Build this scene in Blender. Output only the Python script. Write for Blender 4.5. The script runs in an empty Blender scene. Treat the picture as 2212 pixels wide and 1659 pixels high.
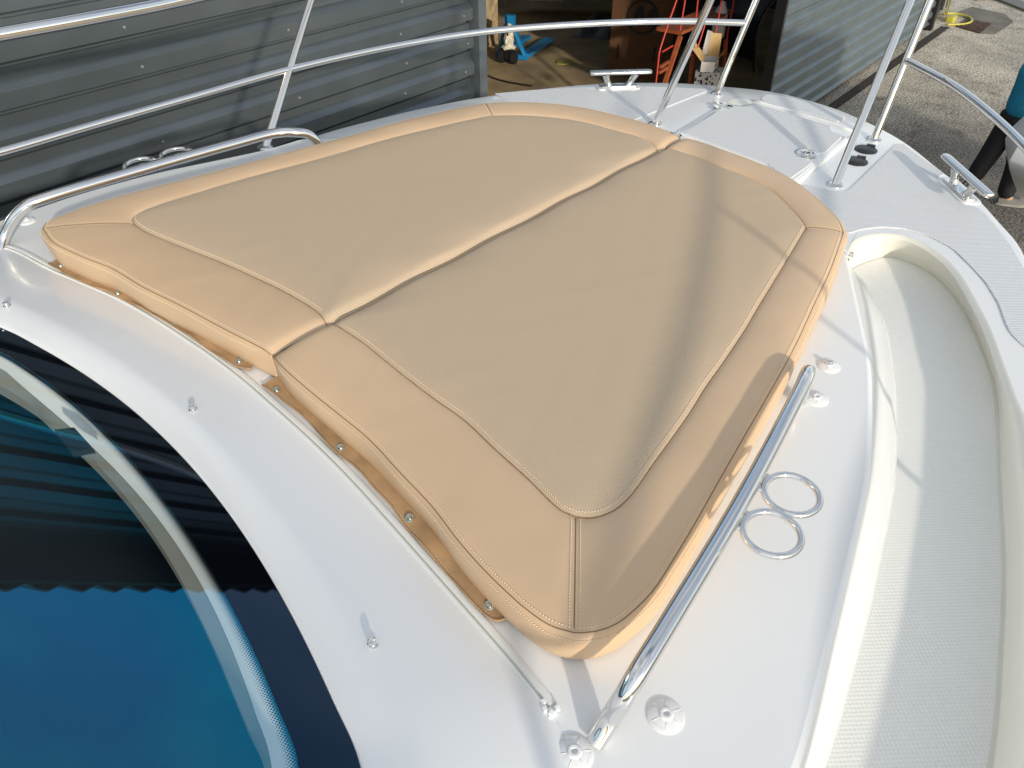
import bpy, bmesh, math, random
import numpy as np
from mathutils import Vector, Matrix
from mathutils.bvhtree import BVHTree
from mathutils.geometry import tessellate_polygon
random.seed(7); RNG = np.random.RandomState(7)
SC = bpy.context.scene
COL = SC.collection

# ------------------------------------------------------------------ camera, sky, sun, exposure
# boat frame: x to the bow, y to port, z up from the sun pad.  world: x along the shed wall, z up from the ground
CPX = np.array([1106.0, 829.5]); FPX = 1690.104
CAMB = np.array([-0.69807, -1.21007, 0.975])
RB = np.array([[0.67315942, -0.73943579, 0.00955331], [0.46735693, 0.43540816, 0.76941322], [0.57309134, 0.51347292, -0.63867979]])
_u = np.array([.997, .068, -.02]); _u /= np.linalg.norm(_u)
_g = np.array([-.0041, .0258, .99966]); _g -= _u * (_g @ _u); _g /= np.linalg.norm(_g)
_n = np.cross(_g, _u)
MW = np.array([_u, _n, _g]); OFF = np.array([0, 0, 2.6806])
WALLY = 2.2727
BOATM = Matrix([[*MW[0], OFF[0]], [*MW[1], OFF[1]], [*MW[2], OFF[2]], [0, 0, 0, 1]])

def ray(X, Y):
    d = RB.T @ np.array([X - CPX[0], -(Y - CPX[1]), FPX]); return d / np.linalg.norm(d)
def at(X, Y, z=0.0):                 # point of the boat at height z seen in direction X, Y
    d = ray(X, Y); return CAMB + d * (z - CAMB[2]) / d[2]
def w2(p): return MW @ np.array(p) + OFF
CAMW = w2(CAMB)
def gat(X, Y, h=0.0):                # yard point at height h
    d = MW @ ray(X, Y); return CAMW + d * (h - CAMW[2]) / d[2]
def yat(X, Y, y):                    # yard point in the plane y
    d = MW @ ray(X, Y); return CAMW + d * (y - CAMW[1]) / d[1]

cam_d = bpy.data.cameras.new('camera'); cam = bpy.data.objects.new('camera', cam_d); COL.objects.link(cam)
cam_d.sensor_width = 36; cam_d.lens = 36 * FPX / 2212; cam_d.clip_start = .02; cam_d.clip_end = 2000
RWc = RB @ MW.T
cam.matrix_world = Matrix([[RWc[0][i], RWc[1][i], -RWc[2][i], CAMW[i]] for i in range(3)] + [[0, 0, 0, 1]])
SC.camera = cam

SUN_AZ, SUN_EL = 66.5, 17.0          # direction light travels in the boat frame, height
_h = MW @ np.array([math.cos(math.radians(SUN_AZ)), math.sin(math.radians(SUN_AZ)), 0])
_az = math.atan2(_h[1], _h[0]); _el = math.radians(SUN_EL)
SDIR = Vector((math.cos(_el) * math.cos(_az), math.cos(_el) * math.sin(_az), -math.sin(_el)))
sd = bpy.data.lights.new('sun', 'SUN'); so = bpy.data.objects.new('sun', sd); COL.objects.link(so)
sd.energy = 2.1; sd.angle = math.radians(1.8); sd.color = (1, .90, .76)
so.rotation_euler = SDIR.to_track_quat('-Z', 'Y').to_euler(); so.location = (-20, -40, 20)
world = bpy.data.worlds.new('World'); SC.world = world; world.use_nodes = True
wn = world.node_tree; sky = wn.nodes.new('ShaderNodeTexSky'); sky.sky_type = 'NISHITA'; sky.sun_disc = False
sky.sun_elevation = _el; tos = -SDIR
sky.sun_rotation = math.atan2(tos.x, tos.y); sky.air_density = 1.0; sky.dust_density = .8; sky.ozone_density = 1.0
wtc = wn.nodes.new('ShaderNodeTexCoord'); wcl = wn.nodes.new('ShaderNodeTexNoise'); wcl.inputs['Scale'].default_value = 2.2; wcl.inputs['Detail'].default_value = 7; wcl.inputs['Roughness'].default_value = .55
wmp = wn.nodes.new('ShaderNodeMapping'); wmp.inputs['Scale'].default_value = (1, 1, 2.2); wn.links.new(wtc.outputs['Generated'], wmp.inputs[0]); wn.links.new(wmp.outputs[0], wcl.inputs['Vector'])
wmr = wn.nodes.new('ShaderNodeMapRange'); wmr.inputs[1].default_value = .36; wmr.inputs[2].default_value = .72; wmr.inputs[3].default_value = .08; wmr.inputs[4].default_value = .85; wn.links.new(wcl.outputs['Fac'], wmr.inputs[0])
wmx = wn.nodes.new('ShaderNodeMix'); wmx.data_type = 'RGBA'; wn.links.new(wmr.outputs[0], wmx.inputs[0]); wn.links.new(sky.outputs[0], wmx.inputs[6]); wmx.inputs[7].default_value = (5.5, 5.35, 5.0, 1)
wn.links.new(wmx.outputs[2], wn.nodes['Background'].inputs[0]); wn.nodes['Background'].inputs[1].default_value = .15
SC.view_settings.view_transform = 'Standard'; SC.view_settings.look = 'None'
SC.view_settings.exposure = 0.50; SC.view_settings.gamma = 1
SC.cycles.max_bounces = 8; SC.cycles.transparent_max_bounces = 8

# ------------------------------------------------------------------ helpers
def mat(name, col, rough=.5, metal=0., spec=.5, coat=0., bump=None, var=None, extra=None):
    m = bpy.data.materials.new(name); m.use_nodes = True; nt = m.node_tree; b = nt.nodes['Principled BSDF']
    b.inputs['Base Color'].default_value = (*col, 1); b.inputs['Roughness'].default_value = rough
    b.inputs['Metallic'].default_value = metal; b.inputs['Specular IOR Level'].default_value = spec
    b.inputs['Coat Weight'].default_value = coat; b.inputs['Coat Roughness'].default_value = .08
    tc = nt.nodes.new('ShaderNodeTexCoord')
    if var:                                   # (scale, amount, detail)
        n = nt.nodes.new('ShaderNodeTexNoise'); n.inputs['Scale'].default_value = var[0]; n.inputs['Detail'].default_value = var[2] if len(var) > 2 else 4
        nt.links.new(tc.outputs['Object'], n.inputs['Vector'])
        mx = nt.nodes.new('ShaderNodeMix'); mx.data_type = 'RGBA'
        mx.inputs[6].default_value = (*[c * (1 - var[1]) for c in col], 1); mx.inputs[7].default_value = (*[min(1, c * (1 + var[1])) for c in col], 1)
        mr = nt.nodes.new('ShaderNodeMapRange'); mr.inputs[1].default_value = .3; mr.inputs[2].default_value = .7
        nt.links.new(n.outputs['Fac'], mr.inputs[0]); nt.links.new(mr.outputs[0], mx.inputs[0]); nt.links.new(mx.outputs[2], b.inputs['Base Color'])
    if bump:                                  # (scale, distance, strength)
        n = nt.nodes.new('ShaderNodeTexNoise'); n.inputs['Scale'].default_value = bump[0]; n.inputs['Detail'].default_value = 3
        nt.links.new(tc.outputs['Object'], n.inputs['Vector'])
        bn = nt.nodes.new('ShaderNodeBump'); bn.inputs['Distance'].default_value = bump[1]; bn.inputs['Strength'].default_value = bump[2]
        nt.links.new(n.outputs['Fac'], bn.inputs['Height']); nt.links.new(bn.outputs[0], b.inputs['Normal'])
    if extra: extra(nt, b, tc)
    return m

def grid_pattern(pitch, dist, dark=None, rot=.785, col=None, stretch=1.0):
    """fine moulded or woven grid, in the object's own coordinates"""
    def f(nt, b, tc):
        mp = nt.nodes.new('ShaderNodeMapping'); s = 2 * math.pi / pitch
        mp.inputs['Rotation'].default_value = (0, 0, rot); mp.inputs['Scale'].default_value = (s, s * stretch, s)
        nt.links.new(tc.outputs['Object'], mp.inputs['Vector'])
        sp = nt.nodes.new('ShaderNodeSeparateXYZ'); nt.links.new(mp.outputs[0], sp.inputs[0])
        def m1(op, a, bb=None):
            n = nt.nodes.new('ShaderNodeMath'); n.operation = op
            for i, v in enumerate((a, bb)):
                if v is None: continue
                if isinstance(v, (int, float)): n.inputs[i].default_value = v
                else: nt.links.new(v, n.inputs[i])
            return n.outputs[0]
        h = m1('MULTIPLY', m1('SINE', sp.outputs[0]), m1('SINE', sp.outputs[1]))
        h = m1('ADD', m1('MULTIPLY', h, .5), .5)
        bn = nt.nodes.new('ShaderNodeBump'); bn.inputs['Distance'].default_value = dist; bn.inputs['Strength'].default_value = 1
        nt.links.new(h, bn.inputs['Height']); nt.links.new(bn.outputs[0], b.inputs['Normal'])
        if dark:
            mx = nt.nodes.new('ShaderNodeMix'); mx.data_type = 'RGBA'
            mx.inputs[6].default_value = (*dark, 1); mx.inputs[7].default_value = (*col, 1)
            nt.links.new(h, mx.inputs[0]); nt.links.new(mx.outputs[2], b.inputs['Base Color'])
    return f

def tagit(o, label=None, cat=None, group=None, kind=None):
    if label: o['label'] = label
    if cat: o['category'] = cat
    if group: o['group'] = group
    if kind: o['kind'] = kind
    return o
def empty(name, loc=(0, 0, 0), m=None, **k):
    o = bpy.data.objects.new(name, None); COL.objects.link(o); o.empty_display_size = .1
    if m is not None: o.matrix_world = m
    else: o.location = loc
    return tagit(o, **k)
def obj(name, vf, m, parent=None, smooth=False, **k):
    me = bpy.data.meshes.new(name); me.from_pydata([tuple(map(float, v)) for v in vf[0]], [], vf[1]); me.validate(); me.update()
    bm = bmesh.new(); bm.from_mesh(me); bmesh.ops.remove_doubles(bm, verts=bm.verts, dist=1e-6)
    bmesh.ops.recalc_face_normals(bm, faces=bm.faces); bm.to_mesh(me); bm.free()
    if smooth is not False:
        for p in me.polygons: p.use_smooth = True
        if smooth is not True:
            me.set_sharp_from_angle(angle=math.radians(smooth))
    for mm in (m if isinstance(m, (list, tuple)) else [m]): me.materials.append(mm)
    o = bpy.data.objects.new(name, me); COL.objects.link(o)
    if parent: o.parent = parent
    return tagit(o, **k)
def join(*parts):
    V, Fc = [], []
    for v, f in parts:
        b = len(V); V += [tuple(x) for x in v]; Fc += [tuple(i + b for i in q) for q in f]
    return V, Fc
def box(cx, cy, cz, sx, sy, sz, rz=0):
    c, s = math.cos(rz), math.sin(rz); V = []
    for dz in (-.5, .5):
        for dx, dy in ((-.5, -.5), (.5, -.5), (.5, .5), (-.5, .5)):
            x, y = dx * sx, dy * sy; V.append((cx + c * x - s * y, cy + s * x + c * y, cz + dz * sz))
    return V, [(0, 3, 2, 1), (4, 5, 6, 7), (0, 1, 5, 4), (1, 2, 6, 5), (2, 3, 7, 6), (3, 0, 4, 7)]
def catmull(P, n=8, closed=False):
    P = [np.array(p, float) for p in P]; out = []; N = len(P)
    rng = range(N if closed else N - 1)
    for i in rng:
        p1, p2 = P[i], P[(i + 1) % N]
        p0 = P[i - 1] if (closed or i > 0) else 2 * p1 - p2
        p3 = P[(i + 2) % N] if (closed or i + 2 < N) else 2 * p2 - p1
        a, b, c = [max(np.linalg.norm(q - p), 1e-9) ** .5 for p, q in ((p0, p1), (p1, p2), (p2, p3))]
        t0, t1, t2, t3 = 0, a, a + b, a + b + c
        for k in range(n):
            t = t1 + (t2 - t1) * k / n
            A1 = (t1 - t) / (t1 - t0) * p0 + (t - t0) / (t1 - t0) * p1; A2 = (t2 - t) / (t2 - t1) * p1 + (t - t1) / (t2 - t1) * p2
            A3 = (t3 - t) / (t3 - t2) * p2 + (t - t2) / (t3 - t2) * p3
            B1 = (t2 - t) / (t2 - t0) * A1 + (t - t0) / (t2 - t0) * A2; B2 = (t3 - t) / (t3 - t1) * A2 + (t - t1) / (t3 - t1) * A3
            out.append((t2 - t) / (t2 - t1) * B1 + (t - t1) / (t2 - t1) * B2)
    if not closed: out.append(P[-1])
    return out
def resample(P, n):
    P = np.array(P, float); s = np.r_[0, np.cumsum(np.linalg.norm(np.diff(P, axis=0), axis=1))]
    t = np.linspace(0, s[-1], n); return np.stack([np.interp(t, s, P[:, k]) for k in range(P.shape[1])], 1)
def lengthof(P): return float(np.sum(np.linalg.norm(np.diff(np.array(P, float), axis=0), axis=1)))
def loft(curves, closed=False):
    n = len(curves[0]); V = [tuple(p) for c in curves for p in c]; Fc = []
    for j in range(len(curves) - 1):
        for i in range(n if closed else n - 1):
            k = (i + 1) % n; Fc.append((j * n + i, j * n + k, (j + 1) * n + k, (j + 1) * n + i))
    return V, Fc
def tube(P, r, seg=14, caps=True, closed=False, rx=None, upv=None):
    P = [Vector(tuple(p)) for p in P]; n = len(P); V = []; Fc = []; prev = None
    for i, p in enumerate(P):
        if closed: t = (P[(i + 1) % n] - P[i - 1]).normalized()
        else: t = (P[min(i + 1, n - 1)] - P[max(i - 1, 0)]).normalized()
        if prev is None:
            a = Vector(upv) if upv else (Vector((0, 0, 1)) if abs(t.z) < .9 else Vector((1, 0, 0)))
            prev = (a - t * a.dot(t)).normalized()
        else: prev = (prev - t * prev.dot(t)).normalized()
        b = t.cross(prev); rr = r[i] if isinstance(r, (list, tuple, np.ndarray)) else r; r2 = rx if rx else rr
        for k in range(seg):
            a = 2 * math.pi * k / seg; V.append(tuple(p + prev * (math.cos(a) * rr) + b * (math.sin(a) * r2)))
    for i in range(n if closed else n - 1):
        for k in range(seg):
            j = (i + 1) % n; Fc.append((i * seg + k, i * seg + (k + 1) % seg, j * seg + (k + 1) % seg, j * seg + k))
    if caps and not closed: Fc += [tuple(range(seg))[::-1], tuple((n - 1) * seg + k for k in range(seg))]
    return V, Fc
def disc(c, axis, prof, seg=28):
    """lathe: prof is (radius, height) pairs about the axis through c"""
    ax = Vector(axis).normalized(); a = Vector((0, 0, 1)) if abs(ax.z) < .9 else Vector((1, 0, 0))
    e1 = (a - ax * a.dot(ax)).normalized(); e2 = ax.cross(e1); c = Vector(tuple(c)); V = []; Fc = []
    for (r, h) in prof:
        for k in range(seg):
            t = 2 * math.pi * k / seg; V.append(tuple(c + ax * h + e1 * (r * math.cos(t)) + e2 * (r * math.sin(t))))
    for j in range(len(prof) - 1):
        for k in range(seg): Fc.append((j * seg + k, j * seg + (k + 1) % seg, (j + 1) * seg + (k + 1) % seg, (j + 1) * seg + k))
    Fc += [tuple(range(seg))[::-1], tuple((len(prof) - 1) * seg + k for k in range(seg))]
    return V, Fc
def fill(poly):
    poly = [Vector(tuple(p)) for p in poly]
    return [tuple(p) for p in poly], [tuple(t) for t in tessellate_polygon([[Vector((p.x, p.y, 0)) for p in poly]])]
def fill3(poly, drop):
    """fill any planar outline, dropping axis `drop` for the triangulation"""
    k = [i for i in range(3) if i != drop]
    return [tuple(p) for p in poly], [tuple(t) for t in tessellate_polygon([[Vector((p[k[0]], p[k[1]], 0)) for p in poly]])]
def slab(poly, z0, z1, bev=.0):
    """prism over an outline in x, y with a small bevelled top edge"""
    P = np.array([(p[0], p[1]) for p in poly]); n = len(P)
    if bev:
        Q = inset(P, bev); rings = [np.c_[P, np.full(n, z0)], np.c_[P, np.full(n, z1 - bev)], np.c_[inset(P, bev * .3), np.full(n, z1 - bev * .3)], np.c_[Q, np.full(n, z1)]]
    else: rings = [np.c_[P, np.full(n, z0)], np.c_[P, np.full(n, z1)]]
    V, Fc = loft(rings, True); b = (len(rings) - 1) * n
    T = tessellate_polygon([[Vector((*r[:2], 0)) for r in rings[-1]]]); Fc += [tuple(i + b for i in t) for t in T]
    return V, Fc
def inset(P, d):
    """move a closed outline inwards by d"""
    P = np.asarray(P, float); n = len(P); area = .5 * np.sum(P[:, 0] * np.roll(P[:, 1], -1) - np.roll(P[:, 0], -1) * P[:, 1]); s = 1 if area > 0 else -1
    e = np.roll(P, -1, 0) - P; e /= np.maximum(np.linalg.norm(e, axis=1), 1e-9)[:, None]; nn = np.stack([-e[:, 1], e[:, 0]], 1) * s
    m = nn + np.roll(nn, 1, 0); m /= np.maximum(np.linalg.norm(m, axis=1), .3)[:, None]
    c = np.clip(np.sum(m * nn, 1), .5, 1); return P + m * (d / c)[:, None]
def rounded(poly, r, n=5):
    """round the corners of a polygon given in 2D"""
    P = [np.array(p[:2], float) for p in poly]; out = []
    for i in range(len(P)):
        a, b, c = P[i - 1], P[i], P[(i + 1) % len(P)]
        u, v = a - b, c - b; lu, lv = np.linalg.norm(u), np.linalg.norm(v); rr = min(r, lu * .45, lv * .45)
        p, q = b + u / lu * rr, b + v / lv * rr
        for k in range(n + 1):
            t = k / n; out.append((1 - t) ** 2 * p + 2 * t * (1 - t) * b + t * t * q)
    return out
def copy_tree(o, parent=None):
    c = o.copy(); COL.objects.link(c); c.parent = parent
    for ch in list(o.children): copy_tree(ch, c)
    return c

# ------------------------------------------------------------------ materials
WHITE = (.80, .82, .825)
M_gel = mat('gelcoat', WHITE, .22, spec=.5, coat=.5, bump=(3, .002, .12), var=(1.5, .010))
M_liner = mat('gelcoat_bounce_tint', (.80, .785, .70), .3, coat=.3, bump=(4, .002, .2))  # warm bounce light in the walkway is put into this colour
M_nonskid = mat('nonskid_gelcoat', WHITE, .45, extra=grid_pattern(.0105, .0010, dark=(.52, .54, .56), col=(.87, .89, .90), rot=0))  # dark mix: shade in the hollows put into the base colour
M_nonskid_c = mat('nonskid_bounce_tint', (.78, .77, .72), .45, extra=grid_pattern(.0100, .0006, dark=(.72, .725, .69), col=(.83, .83, .79), rot=0))  # warm bounce and shade in the hollows both put into the colour
M_hull = mat('hull_side', (.30, .29, .26), .35, coat=.3)
M_rub = mat('rub_rail', (.33, .32, .28), .45)
M_chrome = mat('polished_stainless', (.80, .79, .77), .06, metal=1, bump=(60, .0004, .15))
M_brushed = mat('cast_stainless', (.72, .72, .71), .16, metal=1, bump=(90, .0005, .2))
M_brass = mat('zinc_snap', (.55, .58, .52), .28, metal=1, bump=(400, .0006, .5))
M_vinyl = mat('tan_vinyl', (.655, .465, .290), .40, spec=.5, bump=(420, .0004, .6), var=(2.6, .07, 6))
M_mesh = mat('tan_mesh', (.66, .50, .34), .6, spec=.35, extra=grid_pattern(.0050, .0006, dark=(.45, .345, .230), col=(.67, .52, .36), rot=.8))
M_thread = mat('thread', (.82, .66, .47), .6)
M_seam = mat('seam_shadow', (.25, .155, .08), .8)
M_flap = mat('brown_webbing', (.42, .27, .14), .55, bump=(500, .0006, .5), var=(20, .2))
M_black = mat('black_plastic', (.015, .016, .017), .35)
M_frit = mat('frit', (.002, .003, .005), .02, spec=.55)
M_frit.node_tree.nodes['Principled BSDF'].inputs['Specular Tint'].default_value = (.12, .45, 1, 1)
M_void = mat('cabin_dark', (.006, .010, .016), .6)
M_dash = mat('dash_white', (.93, .95, .94), .5)
M_dashg = mat('dash_grey', (.30, .30, .26), .5, var=(3, .1))
M_sealant = mat('trim_strip', (.78, .80, .78), .25, coat=.5)
M_groove = mat('trim_groove', (.48, .49, .43), .4)
M_disc = mat('nylon_disc', (.77, .785, .79), .35)
def _glass():
    m = bpy.data.materials.new('tinted_glass'); m.use_nodes = True; nt = m.node_tree; nt.nodes.clear()
    o = nt.nodes.new('ShaderNodeOutputMaterial'); t = nt.nodes.new('ShaderNodeBsdfTransparent'); g = nt.nodes.new('ShaderNodeBsdfGlossy')
    mx = nt.nodes.new('ShaderNodeMixShader'); mx.inputs[0].default_value = .21
    t.inputs[0].default_value = (.97, 1, .985, 1); g.inputs['Roughness'].default_value = .01; g.inputs['Color'].default_value = (.03, .62, 1, 1)
    tc = nt.nodes.new('ShaderNodeTexCoord'); n = nt.nodes.new('ShaderNodeTexNoise'); n.inputs['Scale'].default_value = 3
    b = nt.nodes.new('ShaderNodeBump'); b.inputs['Distance'].default_value = .001; b.inputs['Strength'].default_value = .15
    nt.links.new(tc.outputs['Object'], n.inputs['Vector']); nt.links.new(n.outputs['Fac'], b.inputs['Height']); nt.links.new(b.outputs[0], g.inputs['Normal'])
    nt.links.new(t.outputs[0], mx.inputs[1]); nt.links.new(g.outputs[0], mx.inputs[2]); nt.links.new(mx.outputs[0], o.inputs[0])
    return m
M_glass = _glass()

# ------------------------------------------------------------------ ground
def _ground(nt, b, tc):
    def noise(sc, det=6, rough=.6):
        n = nt.nodes.new('ShaderNodeTexNoise'); n.inputs['Scale'].default_value = sc; n.inputs['Detail'].default_value = det; n.inputs['Roughness'].default_value = rough
        nt.links.new(tc.outputs['Object'], n.inputs['Vector']); return n.outputs['Fac']
    def ramp(src, a, bb, c0, c1):
        r = nt.nodes.new('ShaderNodeValToRGB'); r.color_ramp.elements[0].position = a; r.color_ramp.elements[1].position = bb
        r.color_ramp.elements[0].color = (*c0, 1); r.color_ramp.elements[1].color = (*c1, 1); nt.links.new(src, r.inputs[0]); return r.outputs[0]
    base = ramp(noise(.9, 8), .35, .68, (.34, .32, .295), (.60, .575, .52))
    sp = ramp(noise(34, 2, .8), .42, .56, (.35, .34, .33), (1.25, 1.22, 1.15))
    st = ramp(noise(2.6, 5, .75), .30, .48, (.42, .40, .40), (1, 1, 1))
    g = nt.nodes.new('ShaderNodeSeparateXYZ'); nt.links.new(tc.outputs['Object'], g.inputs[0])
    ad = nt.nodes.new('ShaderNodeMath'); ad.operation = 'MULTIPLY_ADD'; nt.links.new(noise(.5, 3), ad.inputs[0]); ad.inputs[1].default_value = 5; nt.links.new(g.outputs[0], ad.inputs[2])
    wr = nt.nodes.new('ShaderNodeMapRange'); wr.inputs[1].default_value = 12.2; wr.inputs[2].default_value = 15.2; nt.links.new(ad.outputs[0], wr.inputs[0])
    x_tone = ramp(wr.outputs[0], .0, 1, (.50, .48, .47), (1.25, 1.22, 1.15)); bm_ = nt.nodes.new('ShaderNodeMix'); bm_.data_type = 'RGBA'; bm_.blend_type = 'MULTIPLY'; bm_.inputs[0].default_value = 1  # darker towards low x, edge broken up by noise
    nt.links.new(base, bm_.inputs[6]); nt.links.new(x_tone, bm_.inputs[7]); out = bm_.outputs[2]
    for s in (sp, st):
        m = nt.nodes.new('ShaderNodeMix'); m.data_type = 'RGBA'; m.blend_type = 'MULTIPLY'; m.inputs[0].default_value = 1
        nt.links.new(out, m.inputs[6]); nt.links.new(s, m.inputs[7]); out = m.outputs[2]
    nt.links.new(out, b.inputs['Base Color'])
    bn = nt.nodes.new('ShaderNodeBump'); bn.inputs['Distance'].default_value = .01; bn.inputs['Strength'].default_value = .7
    nt.links.new(noise(45, 3, .7), bn.inputs['Height']); nt.links.new(bn.outputs[0], b.inputs['Normal'])
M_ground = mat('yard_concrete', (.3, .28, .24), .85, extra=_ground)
def plane(x0, y0, x1, y1, z): return [(x0, y0, z), (x1, y0, z), (x1, y1, z), (x0, y1, z)], [(0, 1, 2, 3)]
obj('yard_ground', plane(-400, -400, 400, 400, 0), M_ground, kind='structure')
M_floor = mat('shed_floor', (.36, .27, .15), .75, var=(1.6, .35, 7), bump=(30, .004, .5))
obj('shed_floor', plane(3.0, WALLY + .12, 15.3, 15, .004), M_floor, kind='structure')
M_drain = mat('drain_cover', (.042, .032, .025), .8, var=(14, .35), bump=(50, .01, .8))
obj('drain_channel', plane(-3, 2.02, 16.1, 2.17, .004), M_drain, kind='structure')
M_patch = mat('patched_concrete', (.17, .155, .125), .85, var=(2.2, .35, 8), bump=(30, .01, .8))
pp = [gat(*q)[:2] for q in ((2065, 55), (2085, 40), (2070, 26), (2100, 15), (2170, 30), (2190, 48), (2149, 74), (2118, 73))]
obj('concrete_patch', fill([(x, y, .005) for x, y in pp]), M_patch, kind='structure')

# ------------------------------------------------------------------ the shed
M_clad = mat('anthracite_cladding', (.135, .160, .175), .22, metal=.55, spec=.6, coat=.0, bump=(5, .002, .12), var=(3, .12))
M_clad2 = mat('weathered_cladding', (.13, .165, .18), .38, metal=.3, spec=.5, var=(3, .12), bump=(8, .003, .3))
M_rust = mat('rusty_iron', (.13, .085, .065), .75, metal=.3, var=(30, .4), bump=(80, .004, .6))
M_pipe = mat('grey_fixing', (.20, .22, .23), .4)
M_post = mat('post_paint', (.10, .12, .135), .45, var=(8, .15))
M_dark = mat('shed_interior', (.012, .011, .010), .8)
def cladding(x0, x1, z0, z1, pitch, phase, y, depth):
    zs = []; k = math.floor((z0 - phase) / pitch) - 1
    while phase + k * pitch < z1 + pitch:
        b = phase + k * pitch
        for fz, dy in ((-.125, 0), (-.12, -.02), (0.00, -.02), (.045, depth), (.42, depth), (.63, 0)): zs.append((b + fz * pitch, dy))  # groove below each crest is added so it falls dark in shade
        k += 1
    zs = [(z, d) for z, d in zs if z0 <= z <= z1]
    nx = max(2, int((x1 - x0) / .6)); cs = []
    for (z, d) in zs: cs.append([(x, y - d, z) for x in np.linspace(x0, x1, nx)])
    return loft(cs)
shed = empty('boat_shed', (3, WALLY, 0), label='boat shed clad in dark grey horizontal corrugated metal, its doorway open', cat='shed')
shed.matrix_world = Matrix.Identity(4)
PZ = 2.3965
obj('wall_cladding', cladding(-9, 3.19, 0, 4.25, .1668, PZ, WALLY + .045, .036), M_clad, shed)
obj('door_post', join(box(3.245, WALLY + .03, 2.1, .075, .10, 4.2)), M_post, shed)
obj('door_post_recess', box(3.197, WALLY + .09, 2.1, .02, .06, 4.2), M_black, shed)
obj('wall_cladding', cladding(8.47, 15.6, 0.06, 4.2, .180, 1.115, WALLY + .04, .042), M_clad2, shed, label='paler weathered cladding right of the doorway')
obj('door_post', box(8.44, WALLY + .04, 2.1, .05, .12, 4.2), M_black, shed)
obj('wall_end_post', box(15.68, WALLY + .03, 2.1, .14, .16, 4.2), M_black, shed)
obj('lintel', box(5.85, WALLY + .05, 3.75, 5.15, .1, 1.0), M_clad, shed)
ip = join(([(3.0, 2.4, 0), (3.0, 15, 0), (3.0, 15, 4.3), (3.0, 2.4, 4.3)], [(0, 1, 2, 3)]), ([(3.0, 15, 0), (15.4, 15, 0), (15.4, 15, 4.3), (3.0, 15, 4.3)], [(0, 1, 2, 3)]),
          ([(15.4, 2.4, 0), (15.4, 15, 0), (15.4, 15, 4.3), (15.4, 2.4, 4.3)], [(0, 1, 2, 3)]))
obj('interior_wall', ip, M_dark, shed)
scr = None
for k, (x, kz) in enumerate([(x, kz) for x in (.15, .95, 1.75, 2.55, 3.1) for kz in (-2, -1, 0, 1, 2, 3)]):
    z = PZ + .1668 * kz + .24 * .1668; c = (x + .03 * (kz % 2), WALLY + .045 - .036, z)
    if scr is None: scr = obj('screw', disc((0, 0, 0), (0, -1, 0), [(.0065, 0), (.0065, .002), (.004, .004), (.004, .006)], 10), M_pipe, shed, smooth=40)
    else: q = scr.copy(); COL.objects.link(q); q.parent = shed; scr = q
    scr.location = c
# corrugated roof: ribs run up the slope, so the eave is wavy
EZ, EY = 4.262, WALLY - .35
xs = np.arange(-9, 16, .02); lo = []; hi = []; lo2 = []; hi2 = []
for x in xs:
    ph = (x / .205) % 1; w = .042 * (ph if ph < .8 else (1 - ph) * 4) - .02
    lo.append((x, EY, EZ + w)); hi.append((x, EY + 13, EZ + w + 2.3)); lo2.append((x, EY, EZ + w - .012)); hi2.append((x, EY + 13, EZ + w + 2.28))
obj('roof', loft([hi2, lo2, lo, hi]), M_clad, shed)
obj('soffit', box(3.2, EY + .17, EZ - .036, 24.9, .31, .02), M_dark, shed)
# ------------------------------------------------------------------ build the boat
boat = empty('motor_boat', m=BOATM.copy(), label='white motor yacht carrying the tan sun pad, with steel rails and curved windscreen', cat='boat')
ZD, ZC, ZF = -.165, -.075, -.25      # foredeck, coachroof and walkway floor heights
def P2(L, z): return [at(x, y, z) for x, y in L]

S_gun = [(-1.8, -1.66), (-.5, -1.585), (.22, -1.50), (.64, -1.395), (1.093, -1.238)] + [tuple(p[:2]) for p in P2([(2212, 543), (2160, 478), (2105, 420), (2037, 369), (1948, 301), (1859, 255), (1784, 226), (1675, 198), (1560, 185), (1463, 178)], ZD)]
P_gun = [tuple(p[:2]) for p in P2([(1450, 180), (1280, 180), (1040, 208), (900, 235), (800, 259), (700, 286)], ZD)] + [(.74, 1.19), (.62, 1.15), (.22, 1.20), (-.5, 1.25), (-1.8, 1.33)]
gun = resample(catmull(S_gun + P_gun[1:], 8), 400)
rimS = [(-1.8, -1.60), (-.3, -1.53), (.219, -1.445), (.452, -1.388), (.636, -1.338), (.857, -1.265), (1.02, -1.205)] + [tuple(p[:2]) for p in P2([(2212, 854), (2182, 775), (2155, 707), (2124, 649), (2090, 594), (2056, 557), (2005, 522), (1953, 502), (1899, 497), (1861, 502), (1829, 516)], ZD)]
rimS += [(1.40, -.585), (1.25, -.60)]
rimS = resample(catmull(rimS, 8), 170)
_e = np.gradient(rimS, axis=0); _e /= np.linalg.norm(_e, axis=1)[:, None]; rimS = rimS + np.stack([-_e[:, 1], _e[:, 0]], 1) * .018
rimP = resample(catmull([(1.24, .59), (1.0, .76), (.80, .88), (.62, 1.0), (.2, 1.06), (-.5, 1.10), (-1.8, 1.18)], 8), 170)
front = np.array([(1.24, -.59 + 1.18 * k / 59) for k in range(60)])
inner = np.vstack([rimS, front[1:-1], rimP])
# deck sheet between the coaming line and the gunwale
def match(a, b):                       # split a and b at the same fractions
    n = len(b); return resample(a, n), b
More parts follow.
